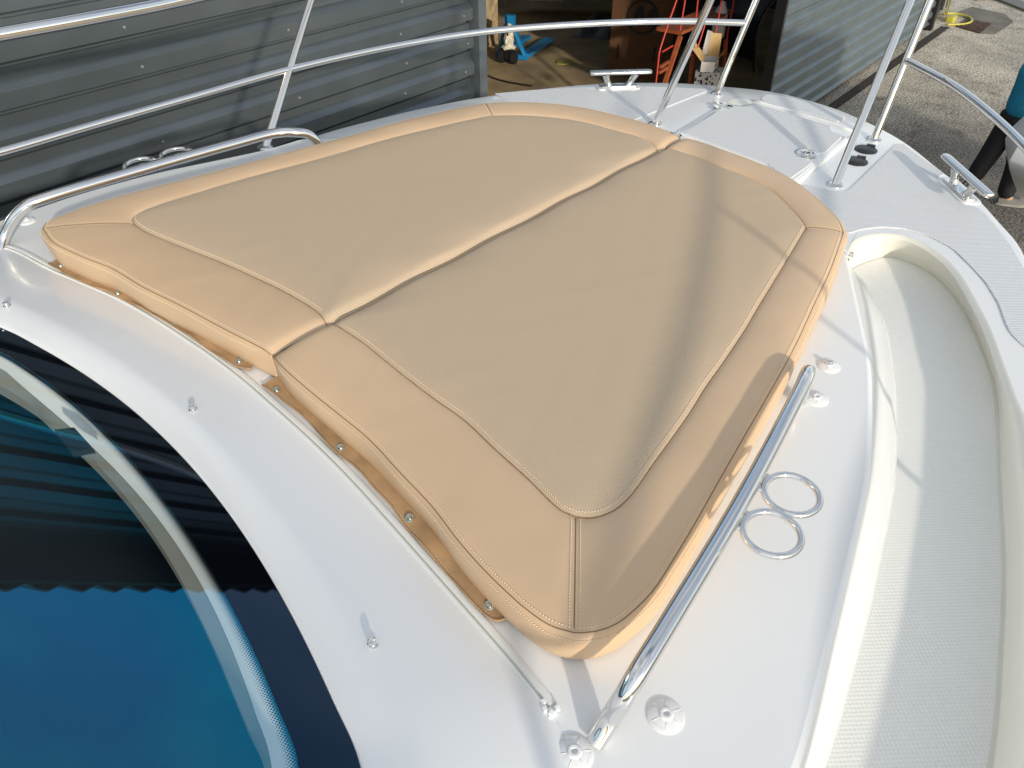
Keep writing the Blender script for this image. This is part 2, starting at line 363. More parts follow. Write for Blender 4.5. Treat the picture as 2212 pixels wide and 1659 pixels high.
# gunwale samples chosen nearest in angle to keep the strip tidy
gi = []
tt = np.linspace(0, 1, len(inner)); L = np.r_[0, np.cumsum(np.linalg.norm(np.diff(inner, axis=0), axis=1))]; frac = L / L[-1]
_tip = int(np.argmax(rimS[:, 0])); _ret = _tip + int(np.argmin(np.linalg.norm(rimS[_tip:] - np.array([1.50, -.575]), axis=1)))
_half = 169 + 30; _n = len(inner) - 1
key_in = [0, int(_tip * .75), _tip, _ret, 169, _half, _n - 169, _n - 169 + int(np.argmin(abs(rimP[:, 0] - .9))), _n - 169 + int(np.argmin(abs(rimP[:, 0] - .6))), _n]
def near(p): return int(np.argmin(np.linalg.norm(gun - np.array(p), axis=1)))
key_g = [0, near((1.45, -1.13)), near((2.06, -.77)), near((2.34, -.46)), near((2.42, -.30)), near((2.51, 0)), near((2.44, .30)), near((1.35, 1.14)), near((.66, 1.16)), len(gun) - 1]
G = []
for a in range(len(key_in) - 1):
    seg_in = inner[key_in[a]:key_in[a + 1] + 1]; seg_g = resample(gun[key_g[a]:key_g[a + 1] + 1], len(seg_in)); G += list(seg_g if a == 0 else seg_g[1:])
G = np.array(G); N = len(inner)
def z_(P, z): return np.c_[P, np.full(len(P), z)]
def off_open(P, d):
    e = np.gradient(P, axis=0); e /= np.linalg.norm(e, axis=1)[:, None]; return P + np.stack([e[:, 1], -e[:, 0]], 1) * d   # to the right of travel
rings = [z_(inner, ZD)] + [z_(inner * (1 - t) + G * t, ZD) for t in (.25, .5, .75)]
Gi = off_open(G, -.012)
rings += [z_(Gi, ZD), z_(off_open(G, -.003), ZD - .003), z_(off_open(G, .004), ZD - .012), z_(off_open(G, .006), ZD - .035)]
obj('foredeck', loft(rings), M_gel, boat, smooth=50)
rr = [z_(off_open(G, .007), ZD - .035), z_(off_open(G, .028), ZD - .042), z_(off_open(G, .034), ZD - .06), z_(off_open(G, .028), ZD - .085), z_(off_open(G, .008), ZD - .09)]
obj('rub_rail', loft(rr), M_rub, boat, smooth=60)
hs = [z_(off_open(G, .007), ZD - .08)]
for t in (.25, .5, .75, 1.0):
    q = G.copy(); q[:, 1] *= (1 - .55 * t ** 1.6); q[:, 0] -= .9 * t ** 1.3 * np.clip((q[:, 0] - .3) / 2, 0, 1); hs.append(z_(q, ZD - .08 - 1.35 * t))
obj('hull', loft(hs), M_hull, boat, smooth=60)

# walkway: one side built, the other mirrored
flo = [tuple(p[:2]) for p in P2([(1854, 574), (1885, 562), (1919, 555), (1964, 567), (2005, 587), (2046, 622), (2080, 666), (2107, 717), (2131, 775), (2152, 844), (2163, 1053), (2172, 1229), (2167, 1400), (2143, 1659)], ZF)][::-1]
flo = [(-1.8, -1.50), (-.4, -1.46)] + flo + [(1.46, -.606), (1.385, -.612)]
lipB = [tuple(at(x, y, z)[:2]) for x, y, z in ((1829, 533, -.10), (1844, 560, -.13), (1861, 598, -.165), (1878, 639, -.20), (1899, 697, -.23))][::-1]
lipB = [tuple(p[:2]) for p in P2([(1912, 751), (1921, 810), (1928, 882), (1929, 984), (1921, 1087), (1893, 1229), (1866, 1352), (1825, 1502), (1779, 1659)], ZF)][::-1] + lipB
lipB = [(-1.8, -1.36), (-.5, -1.262)] + lipB
lipT = [tuple(p[:2]) for p in P2([(1829, 533), (1866, 694), (1883, 779), (1888, 882), (1883, 1018), (1871, 1092), (1832, 1263), (1798, 1400), (1757, 1571), (1731, 1659)], ZC)][::-1]
lipT = [(-1.8, -1.30), (-.5, -1.232)] + lipT
n_w = 220
Ri = resample(rimS[:int(np.argmin(np.linalg.norm(rimS[60:] - np.array([1.385, -.575]), axis=1))) + 61], n_w); FO = resample(catmull(flo, 8), n_w); LB = resample(catmull(lipB, 8), n_w); LT = resample(catmull(lipT, 8), n_w)
def key(P, x):                         # arc index where the curve first reaches x
    return int(np.argmax(P[:, 0] >= x))
def bykeys(P, xs_, ns):
    ks = [0] + [key(P, x) for x in xs_] + [len(P) - 1]; out = []
    for i, n in enumerate(ns):
        q = resample(P[ks[i]:ks[i + 1] + 1], n); out += list(q if i == 0 else q[1:])
    return np.array(out)
R1 = bykeys(Ri, (0, .6, 1.09), (30, 40, 60, 100)); F1 = bykeys(FO, (0, .6, 1.09), (30, 40, 60, 100))
ins = lambda P, d: off_open(P, -d)
for s in (1,):
    fl = lambda P: np.array(P) * [1, s]
    wall_r = [z_(fl(R1), ZD), z_(fl(ins(R1, .006)), ZD - .001), z_(fl(ins(R1, .016)), ZD - .008), z_(fl(R1 * .62 + F1 * .38 + (ins(R1, .010) - R1)), ZD - .035), z_(fl(R1 * .2 + F1 * .8), ZF + .018), z_(fl(R1 * .06 + F1 * .94), ZF + .004), z_(fl(F1), ZF)]
    obj('walkway_wall', loft(wall_r), M_liner, boat, smooth=60)
    F_in = bykeys(LB, (0, .6, 1.09), (30, 40, 60, 100))
    mgn = F1 * .965 + F_in * .035
    obj('walkway_floor', loft([z_(fl(ins(F_in, .02)), ZF), z_(fl(F1), ZF)]), M_liner, boat)
    i0 = 6
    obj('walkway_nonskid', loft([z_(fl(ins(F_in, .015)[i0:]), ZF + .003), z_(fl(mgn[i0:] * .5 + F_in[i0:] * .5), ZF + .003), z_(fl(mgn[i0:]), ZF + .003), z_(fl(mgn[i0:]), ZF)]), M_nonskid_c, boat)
    side = [z_(fl(off_open(LT, -.012)), ZC), z_(fl(off_open(LT, -.004)), ZC - .002), z_(fl(LT), ZC - .008), z_(fl(LT * .62 + LB * .38), ZC - .05), z_(fl(LT * .42 + LB * .58), ZC - .062), z_(fl(LT * .1 + LB * .9), ZF + .06), z_(fl(LB * 1.0), ZF + .03), z_(fl(LB), ZF)]
    obj('coachroof_side', loft(side), M_gel, boat, smooth=50)

# port side: the coachroof runs out to the hull, no walkway
PE = [(-1.8, 1.27), (-.9, 1.22)] + [tuple(at(x, y, ZC)[:2]) for x, y in ((0, 474), (12, 470), (170, 417), (330, 373), (486, 340), (573, 321), (615, 309))] + [(.72, 1.02), (.85, .91), (.984, .822), (1.245, .63)]
PE = resample(catmull(PE, 8), 200)
obj('coachroof_side', loft([z_(off_open(PE, .012), ZC), z_(off_open(PE, .004), ZC - .002), z_(PE, ZC - .008), z_(off_open(PE, -.012), ZC - .05), z_(off_open(PE, -.022), ZD - .01)]), M_gel, boat, smooth=50)
# coachroof top, dash strip and windscreen
GK = math.tan(math.radians(25)); GX0, GZ0 = -.30, -.09
def gl(X, Y, dz=0.0):
    d = ray(X, Y); t = (GZ0 + dz + GK * (GX0 - CAMB[0]) - CAMB[2]) / (d[2] + GK * d[0]); return CAMB + d * t
def gz(x): return GZ0 + GK * (GX0 - x)
mold = [at(x, y, ZC) for x, y in ((0, 530), (44, 545), (106, 578), (273, 651), (427, 746), (513, 809), (598, 882), (684, 960), (756, 1032), (818, 1100), (990, 1294), (1100, 1420), (1188, 1528))]
mold_ext = [(-1.8, 1.24, ZC), (-.9, 1.17, ZC), (-.45, 1.10, ZC), (-.32, 1.03, ZC)] + [tuple(p) for p in mold] + [(-.30, -.98, ZC), (-.40, -1.07, ZC), (-.60, -1.13, ZC), (-.95, -1.18, ZC), (-1.8, -1.26, ZC)]
mold_c = resample(catmull(mold_ext, 8), 240)
edge_px = [(0, 707), (72, 742), (137, 776), (212, 830), (294, 895), (359, 950), (420, 1018), (485, 1092), (560, 1205), (632, 1331), (684, 1451), (756, 1598), (780, 1659)]
def glc(L, ext=None, dz=0):
    P = [gl(*q) + np.array([0, 0, dz]) for q in L]
    return P
def smooth(P, deg=4):
    P = np.array(P); y = P[:, 1]; c = np.polyfit(y, P[:, 0], deg); c2 = np.polyfit(y, P[:, 2], deg); yy = np.linspace(y[0], y[-1], 14)
    return [np.array([np.polyval(c, v), v, np.polyval(c2, v)]) for v in yy]
def extend(P, yend):                   # carry a curve on the glass plane aft on both sides
    a, b = P[0], P[-1]
    pre = [np.array([-1.5, yend + .13, 0]), np.array([-.85, yend + .04, 0]), np.array([-.56, (yend + a[1]) * .5 + .02, 0])]
    post = [np.array([b[0] - .10, -(abs(b[1]) + .13), 0]), np.array([-.95, -(yend + .04), 0]), np.array([-1.5, -(yend + .13), 0])]
    out = pre + list(P) + post
    return [np.array([q[0], q[1], gz(q[0])]) for q in out]
E_gl = resample(catmull(extend(smooth(glc(edge_px)), 1.0), 8), 240)
cr = mold_c[::-1]
LTc = resample(LT, 120)
top_poly = [(p[0], p[1]) for p in off_open(LT, -.012)] + [(1.245, -.58)] + [(p[0], p[1]) for p in off_open(PE, .012)[::-1]] + [(p[0], p[1]) for p in mold_c]
obj('coachroof_top', fill([(x, y, ZC) for x, y in top_poly]), M_gel, boat)
obj('coachroof_front', ([(1.245, -.60, ZC), (1.245, .60, ZC), (1.25, .60, ZD), (1.25, -.60, ZD)], [(0, 1, 2, 3)]), M_gel, boat)
def keyed(P, n=240):                   # same sharing on both curves: port end, middle, starboard end
    i1 = int(np.argmin(abs(P[:120, 0] - (-.5)))) if False else None
    return P
def split_y(P, ys, ns):
    ks = [0] + [int(np.argmin(abs(P[:, 1] - y) + (0 if True else 0))) for y in ys] + [len(P) - 1]; out = []
    for i, n in enumerate(ns):
        q = resample(P[ks[i]:ks[i + 1] + 1], n); out += list(q if i == 0 else q[1:])
    return np.array(out)
Mc = split_y(mold_c, (1.02, .62, 0, -.55, -.98), (24, 16, 50, 50, 20, 24)); Ec = split_y(E_gl, (.70, .42, 0, -.42, -.82), (24, 16, 50, 50, 20, 24))
def mixc(t, dz=0):
    q = Mc * (1 - t) + Ec * t
    q = q.copy(); q[:, 2] = Mc[:, 2] * (1 - t ** 1.0) + Ec[:, 2] * t ** 1.0 + dz
    return q
dash = [mixc(0), mixc(.12, .001), mixc(.35, .006), mixc(.55, .012), mixc(.68, .016), mixc(.76, .0175), mixc(.86, .010), mixc(.95, .004), mixc(.985, .001)]
lowe = Ec.copy(); lowe[:, 2] -= .02
dash.append(mixc(1.0, -.002)); dash.append(lowe)
obj('windscreen_surround', loft(dash), M_gel, boat, smooth=True)

frit_px = [(0, 759), (51, 789), (113, 837), (184, 888), (246, 950), (308, 1032), (379, 1107), (427, 1188), (485, 1283), (560, 1434), (646, 1659)]
white_px = [(0, 796), (103, 875), (191, 967), (318, 1092), (362, 1143), (420, 1229), (478, 1365), (533, 1485), (588, 1659)]
grey_px = [(60, 868), (170, 965), (290, 1092), (342, 1181), (403, 1263), (454, 1382), (512, 1519), (571, 1659)]
Fr0 = resample(catmull(extend(smooth(glc(frit_px)), .93), 8), 240)
wind = obj('windscreen', loft([Fr0 + [0, 0, -.001], [(-1.6, p[1] * .95, gz(-1.6) - .001) for p in Fr0]]), M_glass, boat)
if np.mean([p.normal.z for p in wind.data.polygons]) < 0: wind.data.flip_normals()
Fr = resample(catmull(extend(smooth(glc(frit_px)), .93), 8), 240)
Es = split_y(E_gl, (.42, 0, -.42, -.80), (30, 60, 60, 30, 30)); Fs = split_y(Fr, (.36, 0, -.38, -.72), (30, 60, 60, 30, 30))
obj('frit_band', loft([Es + [0, 0, -.001], Fs + [0, 0, -.001]]), M_frit, wind)
# dots fading out from the frit
dv, df = [], []
Frd = resample(Fr, int(lengthof(Fr) / .0052)); tn = np.gradient(Frd, axis=0); tn /= np.linalg.norm(tn, axis=1)[:, None]
nrm = np.array([GK, 0, 1]); nrm /= np.linalg.norm(nrm)
for row in range(7):
    r = .0026 * (1 - row / 7.5)
    for i in range(len(Frd) - 1):
        if abs(Frd[i][1]) > .95: continue
        c = Frd[i] + (Frd[i + 1] - Frd[i]) * (.5 * (row % 2)); inw = np.cross(tn[i], nrm) * 1.0
        if inw[0] > 0: inw = -inw
        c = c + inw * (.0026 * row + .0006) + [0, 0, -.0042]; e1 = tn[i]; e2 = inw; b = len(dv)
        for k in range(6): a = k * math.pi / 3; dv.append(tuple(c + e1 * r * math.cos(a) + e2 * r * math.sin(a)))
        df.append(tuple(range(b, b + 6)))
obj('frit_dots', (dv, df), M_frit, wind)
def extd(P, yend, dz):
    Q = extend(P, yend); return [q + np.array([0, 0, dz]) for q in Q]
Wi = resample(catmull(extd(smooth([gl(*q, dz=-.055) for q in white_px]), .88, -.055), 8), 240); Gi_ = resample(catmull(extd(smooth([gl(*q, dz=-.075) for q in grey_px]), .86, -.075), 8), 240)
Ws = split_y(Wi, (.34, 0, -.38, -.70), (30, 60, 60, 30, 30)); Gs = split_y(Gi_, (.32, 0, -.38, -.69), (30, 60, 60, 30, 30))
obj('dashboard', loft([Es * .5 + Fs * .5 + [0, 0, -.016], Fs + [0, 0, -.016], (Fs + [0, 0, -.016]) * .5 + Ws * .5 + [0, 0, .004], Ws]), M_dash, boat, smooth=40)
obj('dashboard_edge', loft([Ws + [-.0005, 0, -.001], Gs, Gs + [-.002, 0, -.03]]), M_dashg, boat, smooth=40)
low = [np.array([p[0] + .02, p[1] * .98, gz(p[0]) - .16]) for p in E_gl]
obj('cabin_interior', join(loft([low, [(-1.6, p[1] * .9, gz(-1.6) - .30) for p in E_gl]]), loft([[p + [0, 0, -.03] for p in E_gl], low])), M_void, boat)
bx = [gl(*q, dz=-.010) for q in ((116, 928), (160, 923), (202, 969), (154, 977))]
obj('dash_sensor', join(loft([[p + [0, 0, -.012] for p in bx], bx], True), (bx, [(0, 1, 2, 3)])), M_black, boat)
# trim strip with a raw end
tp = resample(catmull(mold[:] , 10), 120)
tn2 = np.gradient(tp, axis=0); tn2 /= np.linalg.norm(tn2, axis=1)[:, None]; nn2 = np.cross(tn2, [0, 0, 1.])
def strip(a, b, h0, h1): return [p + q * a + [0, 0, h0] for p, q in zip(tp, nn2)], [p + q * b + [0, 0, h1] for p, q in zip(tp, nn2)]
prof = [(-.012, 0), (-.0115, .003), (-.007, .0046), (-.001, .0042), (.001, .0020), (.003, .0020), (.0045, .0044), (.008, .0044), (.009, 0)]
ts = obj('trim_strip', loft([[p + q * a + [0, 0, h] for p, q in zip(tp, nn2)] for a, h in prof]), M_sealant, boat, smooth=40)
obj('trim_groove', loft([[p + q * a + [0, 0, .0030] for p, q in zip(tp, nn2)] for a in (.0005, .0042)]), M_groove, ts)
end = tp[-1]
obj('raw_sealant', join(*[box(*(end + [random.uniform(-.012, .004), random.uniform(-.012, .012), random.uniform(.001, .007)]), .006, .006, .005, random.random() * 3) for _ in range(9)]), M_dash, ts)
obj('panel_seam', loft([[p + q * a + [0, 0, -.0001 + .0006] for p, q in zip(tp[:], nn2[:])] for a in (.0185, .0195)]), M_groove, ts)

# ------------------------------------------------------------------ non-skid panels, hatch
def px_poly(L, z, r=.012): return rounded([at(x, y, z)[:2] for x, y in L], r)
def crop(L, x0, y0, s): return [(x0 + s * a, y0 + s * b) for a, b in L]
p1 = crop([(700, 360), (820, 300), (950, 330), (1020, 348), (1090, 342), (1395, 45), (1440, 42), (1500, 90), (1600, 160), (1712, 240), (1640, 256), (1700, 335), (1780, 402), (1840, 430), (1905, 442), (1960, 485), (2050, 590), (2130, 700)], 1458, 297, .3417)
p1 += [(2212, 582), (2250, 650), (2262, 740), (2238, 768), (2212, 751), (2182, 722)] + crop([(2090, 1190), (2040, 1050), (1960, 920), (1870, 820), (1750, 705), (1600, 625), (1450, 580), (1300, 570), (1180, 585), (1090, 615), (1040, 560)], 1458, 297, .3417)
q1 = px_poly(p1, ZD, .02)
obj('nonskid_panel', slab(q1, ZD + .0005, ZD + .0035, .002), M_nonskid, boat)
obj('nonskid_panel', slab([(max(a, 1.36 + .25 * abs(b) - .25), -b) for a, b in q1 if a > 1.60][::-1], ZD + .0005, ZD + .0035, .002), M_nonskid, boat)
p3 = crop([(1080, 122), (1130, 75), (1250, 80), (1420, 115), (1600, 162), (1770, 220), (1932, 292), (1868, 347), (1680, 295), (1500, 248), (1280, 185)], 1404, 189, .2197)
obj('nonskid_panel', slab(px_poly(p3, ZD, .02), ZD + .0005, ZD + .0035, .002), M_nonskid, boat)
C5 = lambda L: crop(L, 1404, 189, .2197)
lid_px = C5([(745, 165), (790, 168), (850, 172), (905, 180), (955, 178), (1000, 152), (1050, 160), (1400, 265), (1785, 382), (1800, 432), (1850, 452), (1945, 492), (1705, 690), (1395, 935), (1150, 760), (280, 445)])
hatch = obj('hatch_lid', slab(px_poly(lid_px, ZD + .014, .008), ZD + .001, ZD + .014, .003), M_gel, boat, smooth=30)
lid_ns = C5([(745, 185), (850, 185), (905, 192), (960, 190), (1005, 166), (1050, 172), (1400, 277), (1775, 394), (1790, 442), (1890, 485), (1725, 640), (1640, 655), (1590, 612), (1520, 596), (1450, 610), (1430, 650), (1460, 690), (1540, 712), (1600, 742), (1360, 915), (1150, 750), (330, 450)])
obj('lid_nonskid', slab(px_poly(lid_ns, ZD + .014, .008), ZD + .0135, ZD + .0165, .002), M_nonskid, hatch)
def groove(L, z, w, m, name, parent, h=.004):
    P = [at(*q, z) for q in L]; P = resample(P, 12); return obj(name, tube(P, w, 8), m, parent, smooth=True)
groove(C5([(1960, 500), (1425, 945)]), ZD + .004, .0085, M_gel, 'gutter_lip', boat)
groove(C5([(712, 190), (285, 455)]), ZD + .004, .0065, M_gel, 'gutter_lip', boat)
groove(C5([(1010, 128), (1420, 238), (1800, 358), (1985, 430)]), ZD + .002, .006, M_gel, 'gutter_lip', boat)
pk = C5([(755, 150), (800, 118), (880, 105), (960, 118), (1010, 148), (980, 168), (900, 172), (820, 165)])
obj('finger_recess', slab(px_poly(pk, ZD, .02), ZD + .0004, ZD + .0012), M_liner, boat)
lc = at(*C5([(1535, 652)])[0], ZD + .0165)
lt = obj('hatch_latch', disc(lc, (0, 0, 1), [(.036, 0), (.036, .003), (.033, .005), (.027, .005), (.025, .001), (.024, -.001)], 32), M_chrome, hatch, smooth=35)
obj('latch_ring', join(tube([lc + [math.cos(a) * .017, math.sin(a) * .014, .003] for a in np.linspace(0, 2 * math.pi, 18, endpoint=False)], .0035, 8, closed=True), tube([lc + [-.017, 0, .003], lc + [.02, .006, .004]], .004, 8)), M_chrome, hatch, smooth=True)
for (c, rod0, rod1, pl, pr) in (((720, 180), (688, 205), (752, 148), [(622, 158), (650, 145), (712, 158), (692, 192)], [(745, 172), (770, 172), (822, 190), (795, 215), (735, 200)]),
                                ((250, 465), (215, 505), (285, 435), [(150, 470), (185, 435), (240, 450), (215, 490)], [(262, 470), (300, 460), (318, 480), (275, 510)])):
    h = obj('hatch_hinge', join(*[slab(px_poly(C5(q), ZD + .016, .004), ZD + .006, ZD + .0175, .001) for q in (pl, pr)]), M_chrome, boat, smooth=30)
    obj('hinge_pin', tube([at(*C5([rod0])[0], ZD + .021), at(*C5([rod1])[0], ZD + .021)], .006, 12), M_chrome, h, smooth=40)
for cc in ((1870, 324), (1849, 349)):
    c = at(*cc, ZD); k = obj('deck_filler', disc(c, (0, 0, 1), [(.040, 0), (.040, .003), (.036, .005), (.030, .005), (.028, .0075), (.020, .009), (.006, .009)], 28), M_black, boat, smooth=35)
    obj('filler_tab', box(c[0] + .032, c[1] - .004, c[2] + .008, .016, .03, .005, .3), M_black, k)

# ------------------------------------------------------------------ rails and cleats
def collar(p, ax, r): return disc(Vector(tuple(p)), (0, 0, 1), [(r * 2.0, -.001), (r * 2.0, .004), (r * 1.7, .007), (r * 1.15, .008)], 24)
pul = tagit(empty('bow_rail', (0, 0, 0)), label='polished steel bow rail'); pul.parent = boat; del pul['label']
RT = .0135
def leg(px0, z0, px1, z1, top, name='stanchion', r=RT):
    a = at(*px0, z0); b = at(*px1, z1); d = (b - a) / (b[2] - a[2]); t = a + d * (top - a[2])
    o = obj(name, tube([a - d * .01, a + d * .1, (a + t) / 2, t], r, 18), M_chrome, pul, smooth=60)
    obj('collar', collar(a, d, r), M_chrome, pul, smooth=40); return a, t, d
# heights taken from the port and starboard pairs
aP, tP, dP = leg((1548, 203), ZD, (1612, 50), .102, .62)
aS, tS, dS = leg((1888, 302), ZD, (1957, 130), .102, .62)
bP, uP, eP = leg((1415, 268), ZD, (1535, 0), .30, .62)
bS, uS, eS = leg((1803, 400), ZD, (1967, 0), .30, .62)
midP = [(-1.8, 1.22, .10), (-1.0, 1.19, .10)] + [tuple(at(x, y, .10)) for x, y in ((0, 328), (200, 270), (430, 205), (625, 150), (850, 100), (1050, 68), (1300, 50), (1480, 46))] + [tuple(at(1612, 50, .102))]
obj('mid_rail', tube(catmull(midP, 8), .0122, 16), M_chrome, pul, smooth=60)
midS = [tuple(at(1957, 130, .102))] + [tuple(at(x, y, .11)) for x, y in ((2060, 185), (2150, 255), (2212, 315))] + [(1.5, -1.07, .11), (1.1, -1.25, .10), (.62, -1.43, .10), (.1, -1.53, .09), (-.5, -1.58, .02)]
obj('mid_rail', tube(catmull(midS, 8), .0122, 16), M_chrome, pul, smooth=60)
topP = [(-1.8, 1.30, .37), (-1.0, 1.26, .37)] + [tuple(at(x, y, .37)) for x, y in ((0, 74), (200, 38), (390, 0))] + [(.9, 1.13, .40), (1.5, .96, .50), (2.0, .62, .60), tuple(uP + [-.02, .02, -.02]), tuple(tP)]
obj('top_rail', tube(catmull(topP, 8), .0180, 18), M_chrome, pul, smooth=60)
topS = [(-.62, -1.56, -.17), (-.60, -1.53, .10), (-.50, -1.52, .22), (-.25, -1.50, .275), (.25, -1.47, .36), (.71, -1.42, .45), (1.2, -1.22, .51), (1.65, -.97, .56), (2.0, -.64, .60), tuple(uS + [-.02, -.02, -.02]), tuple(tS)]  # unseen aft run, sloped so its shadow crosses the cushions
obj('top_rail', tube(catmull(topS, 8), .0145, 18), M_chrome, pul, smooth=60)
obj('stanchion', tube([(.62, -1.375, -.17), (.62, -1.43, .10), (.62, -1.43, .43)], .0085, 14), M_chrome, pul, smooth=60)  # unseen post, placed and thinned for its shadow on the cushions
a = at(573, 319, -.078); b = at(625, 150, .10); t = b + (b - a) / (b[2] - a[2]) * .28
so_ = obj('stanchion', tube([a, (a + b) / 2, b, t], .0125, 18), M_chrome, pul, smooth=60); obj('collar', collar(a, None, .0125), M_chrome, pul, smooth=40)
for x in (-.7,):
    for s in (1,): obj('stanchion', tube([(x, s * 1.20, -.08), (x + .12, s * 1.27, .37)], .0125, 14), M_chrome, pul, smooth=60)

def handrail(pts, r=.0145):
    h = obj('handrail', tube(catmull(pts, 10), r, 20), M_chrome, boat, smooth=60); return h
hS = [at(1288, 1604, ZC - .004), at(1312, 1553, -.03)]
hS = [tuple(at(1287, 1602, ZC)), tuple(at(1312, 1560, -.045)), tuple(at(1345, 1503, .0)), tuple(at(1375, 1455, .022)), tuple(at(1440, 1353, .030)), tuple(at(1600, 1086, .030)), tuple(at(1738, 815, .028)), tuple(at(1750, 792, .020)), tuple(at(1752, 800, -.01)), tuple(at(1752, 812, ZC))]
hS = [at(1287, 1602, ZC), at(1318, 1552, -.045), at(1352, 1498, .0), at(1382, 1447, .024), at(1440, 1353, .030), at(1600, 1086, .030), at(1725, 850, .030), at(1742, 813, .027)]
e_ = hS[-1]; hS += [e_ + [.030, .008, -.010], e_ + [.045, .012, -.045], e_ + [.048, .013, -.107]]
hrS = handrail(hS)
hP = [at(0, 540, ZC), at(8, 512, -.05), at(30, 470, -.005), at(62, 442, .022), at(110, 424, .030), at(300, 368, .030), at(500, 312, .030), at(600, 287, .030), at(640, 286, .026)]
e_ = hP[-1]; hP += [e_ + [.035, -.012, -.014], e_ + [.060, -.022, -.055], e_ + [.068, -.025, -.105]]
hrP = handrail(hP)
def ring(pc, h, inw, z=.024):
    c = at(*pc, z); e = obj('cup_ring', tube([c + [math.cos(a) * .0445, math.sin(a) * .0440, 0] for a in np.linspace(0, 2 * math.pi, 48, endpoint=False)], .0060, 12, closed=True), M_chrome, h, smooth=True)
    return c
c1 = ring((1667, 1152), hrS, 1); c2 = ring((1710, 1068), hrS, 1); c3 = ring((305, 356), hrP, -1); c4 = ring((382, 334), hrP, -1)
for h, cs, s in ((hrS, (c1, c2), 1), (hrP, (c3, c4), -1)):
    d = (cs[1] - cs[0]) / np.linalg.norm(cs[1] - cs[0]); m_ = (cs[0] + cs[1]) / 2; nrm_ = np.array([-d[1], d[0], 0]) * s
    if nrm_[1] * s < 0: nrm_ = -nrm_
    parts = [tube([m_ + d * -.004, m_ + d * .004], .006, 8)]
    for c in cs:
        for q in (-.022, .022):
            parts.append(tube([c + nrm_ * .040 + d * q * .75, c + nrm_ * .058 + d * q], .004, 8))
    for p_ in parts: obj('ring_bracket', p_, M_chrome, h, smooth=50)

def cleat(p0, p1, zt, base_px, zb, bl=.16, bw=.045, flat=True):
    a, b = at(*p0, zt), at(*p1, zt); d = (b - a); L_ = np.linalg.norm(d); d /= L_; s = np.array([-d[1], d[0], 0]); c = at(*base_px, zb); c[2] = zb
    root = empty('cleat', (0, 0, 0)); root.parent = boat
    pr = [(-1, 0), (-.985, .55), (-.95, .85), (-.85, 1), (.85, 1), (.95, .85), (.985, .55), (1, 0)]
    P = [a + d * (L_ * (q[0] + 1) / 2) for q in pr]
    V, F_ = [], []
    n = 20; rad = [.25, .8, .95, 1, 1, .95, .8, .25]
    for p, k in zip(P, rad):
        for i in range(n):
            t_ = 2 * math.pi * i / n; V.append(tuple(p + s * (.017 * k * math.copysign(abs(math.cos(t_)) ** .7, math.cos(t_))) + np.array([0, 0, 1]) * (.0085 * k * math.copysign(abs(math.sin(t_)) ** .8, math.sin(t_)))))
    for j in range(len(P) - 1):
        for i in range(n): F_.append((j * n + i, j * n + (i + 1) % n, (j + 1) * n + (i + 1) % n, (j + 1) * n + i))
    F_ += [tuple(range(n)), tuple((len(P) - 1) * n + i for i in range(n))]
    obj('horn', (V, F_), M_brushed, root, smooth=45)
    mid = (a + b) / 2
    for q in (-1, 1):
        f0 = c + d * (q * .042); f1 = np.array([*(mid + d * (q * .064))[:2], zt - .006])
        obj('post', tube([f0, (f0 * .9 + f1 * .1), f0 * .5 + f1 * .5, f1], [.019, .0145, .012, .016], 16, rx=None), M_brushed, root, smooth=60)
    poly = [c + d * (i * bl / 2) + s * (j * bw / 2) for i, j in ((-1, -1), (1, -1), (1, 1), (-1, 1))]
    obj('base_plate', slab(rounded(poly, .012), zb, zb + .006, .002), M_brushed, root, smooth=30)
    obj('deck_pad', slab(rounded([c + d * (i * (bl / 2 + .012)) + s * (j * (bw / 2 + .012)) for i, j in ((-1, -1), (1, -1), (1, 1), (-1, 1))], .02), ZD, zb, .002), M_gel, root)
    return root
cleat((2040, 335), (2140, 425), -.100, (2072, 411), ZD + .004)
cleat((1274, 158), (1408, 154), -.103, (1335, 186), ZD + .004)

# ------------------------------------------------------------------ studs, nylon discs with lettering
def stud(p, parent, r=.0065):
    return obj('snap_stud', disc(p, (0, 0, 1), [(r * 1.25, 0), (r * 1.25, .0015), (r * .8, .003), (r * .8, .006), (r, .0075), (r * .98, .010), (r * .7, .0112), (r * .35, .0095)], 20), M_chrome, parent, smooth=35)
from mathutils.bvhtree import BVHTree as _B
def surf_z(o, x, y, z0=1.0):
    bm = bmesh.new(); bm.from_mesh(o.data); t = _B.FromBMesh(bm); h = t.ray_cast(Vector((x, y, z0)), Vector((0, 0, -1))); bm.free(); return h[0].z if h[0] else None
def ray_hit(o, X, Y):
    bm = bmesh.new(); bm.from_mesh(o.data); t = _B.FromBMesh(bm); h = t.ray_cast(Vector(CAMB), Vector(ray(X, Y))); bm.free(); return np.array(h[0]) if h[0] else at(X, Y, ZC)
surr = [o for o in boat.children if o.name.startswith('windscreen_surround')][0]
for q in ((15, 661), (417, 885), (805, 1393)): stud(ray_hit(surr, *q), boat)
stud(at(1838, 553, ZC), boat, .005)
def text_vf(s, size, ext=.0006):
    cu = bpy.data.curves.new('t', 'FONT'); cu.body = s; cu.size = size; cu.extrude = ext; cu.align_x = 'CENTER'; cu.align_y = 'CENTER'; cu.resolution_u = 2
    o = bpy.data.objects.new('t', cu); COL.objects.link(o); dg = bpy.context.evaluated_depsgraph_get(); me = o.evaluated_get(dg).to_mesh()
    V = [tuple(v.co) for v in me.vertices]; Fc = [tuple(p.vertices) for p in me.polygons]; o.evaluated_get(dg).to_mesh_clear()
    bpy.data.objects.remove(o); bpy.data.curves.remove(cu); return V, Fc
YK = text_vf('YKK', .0085)
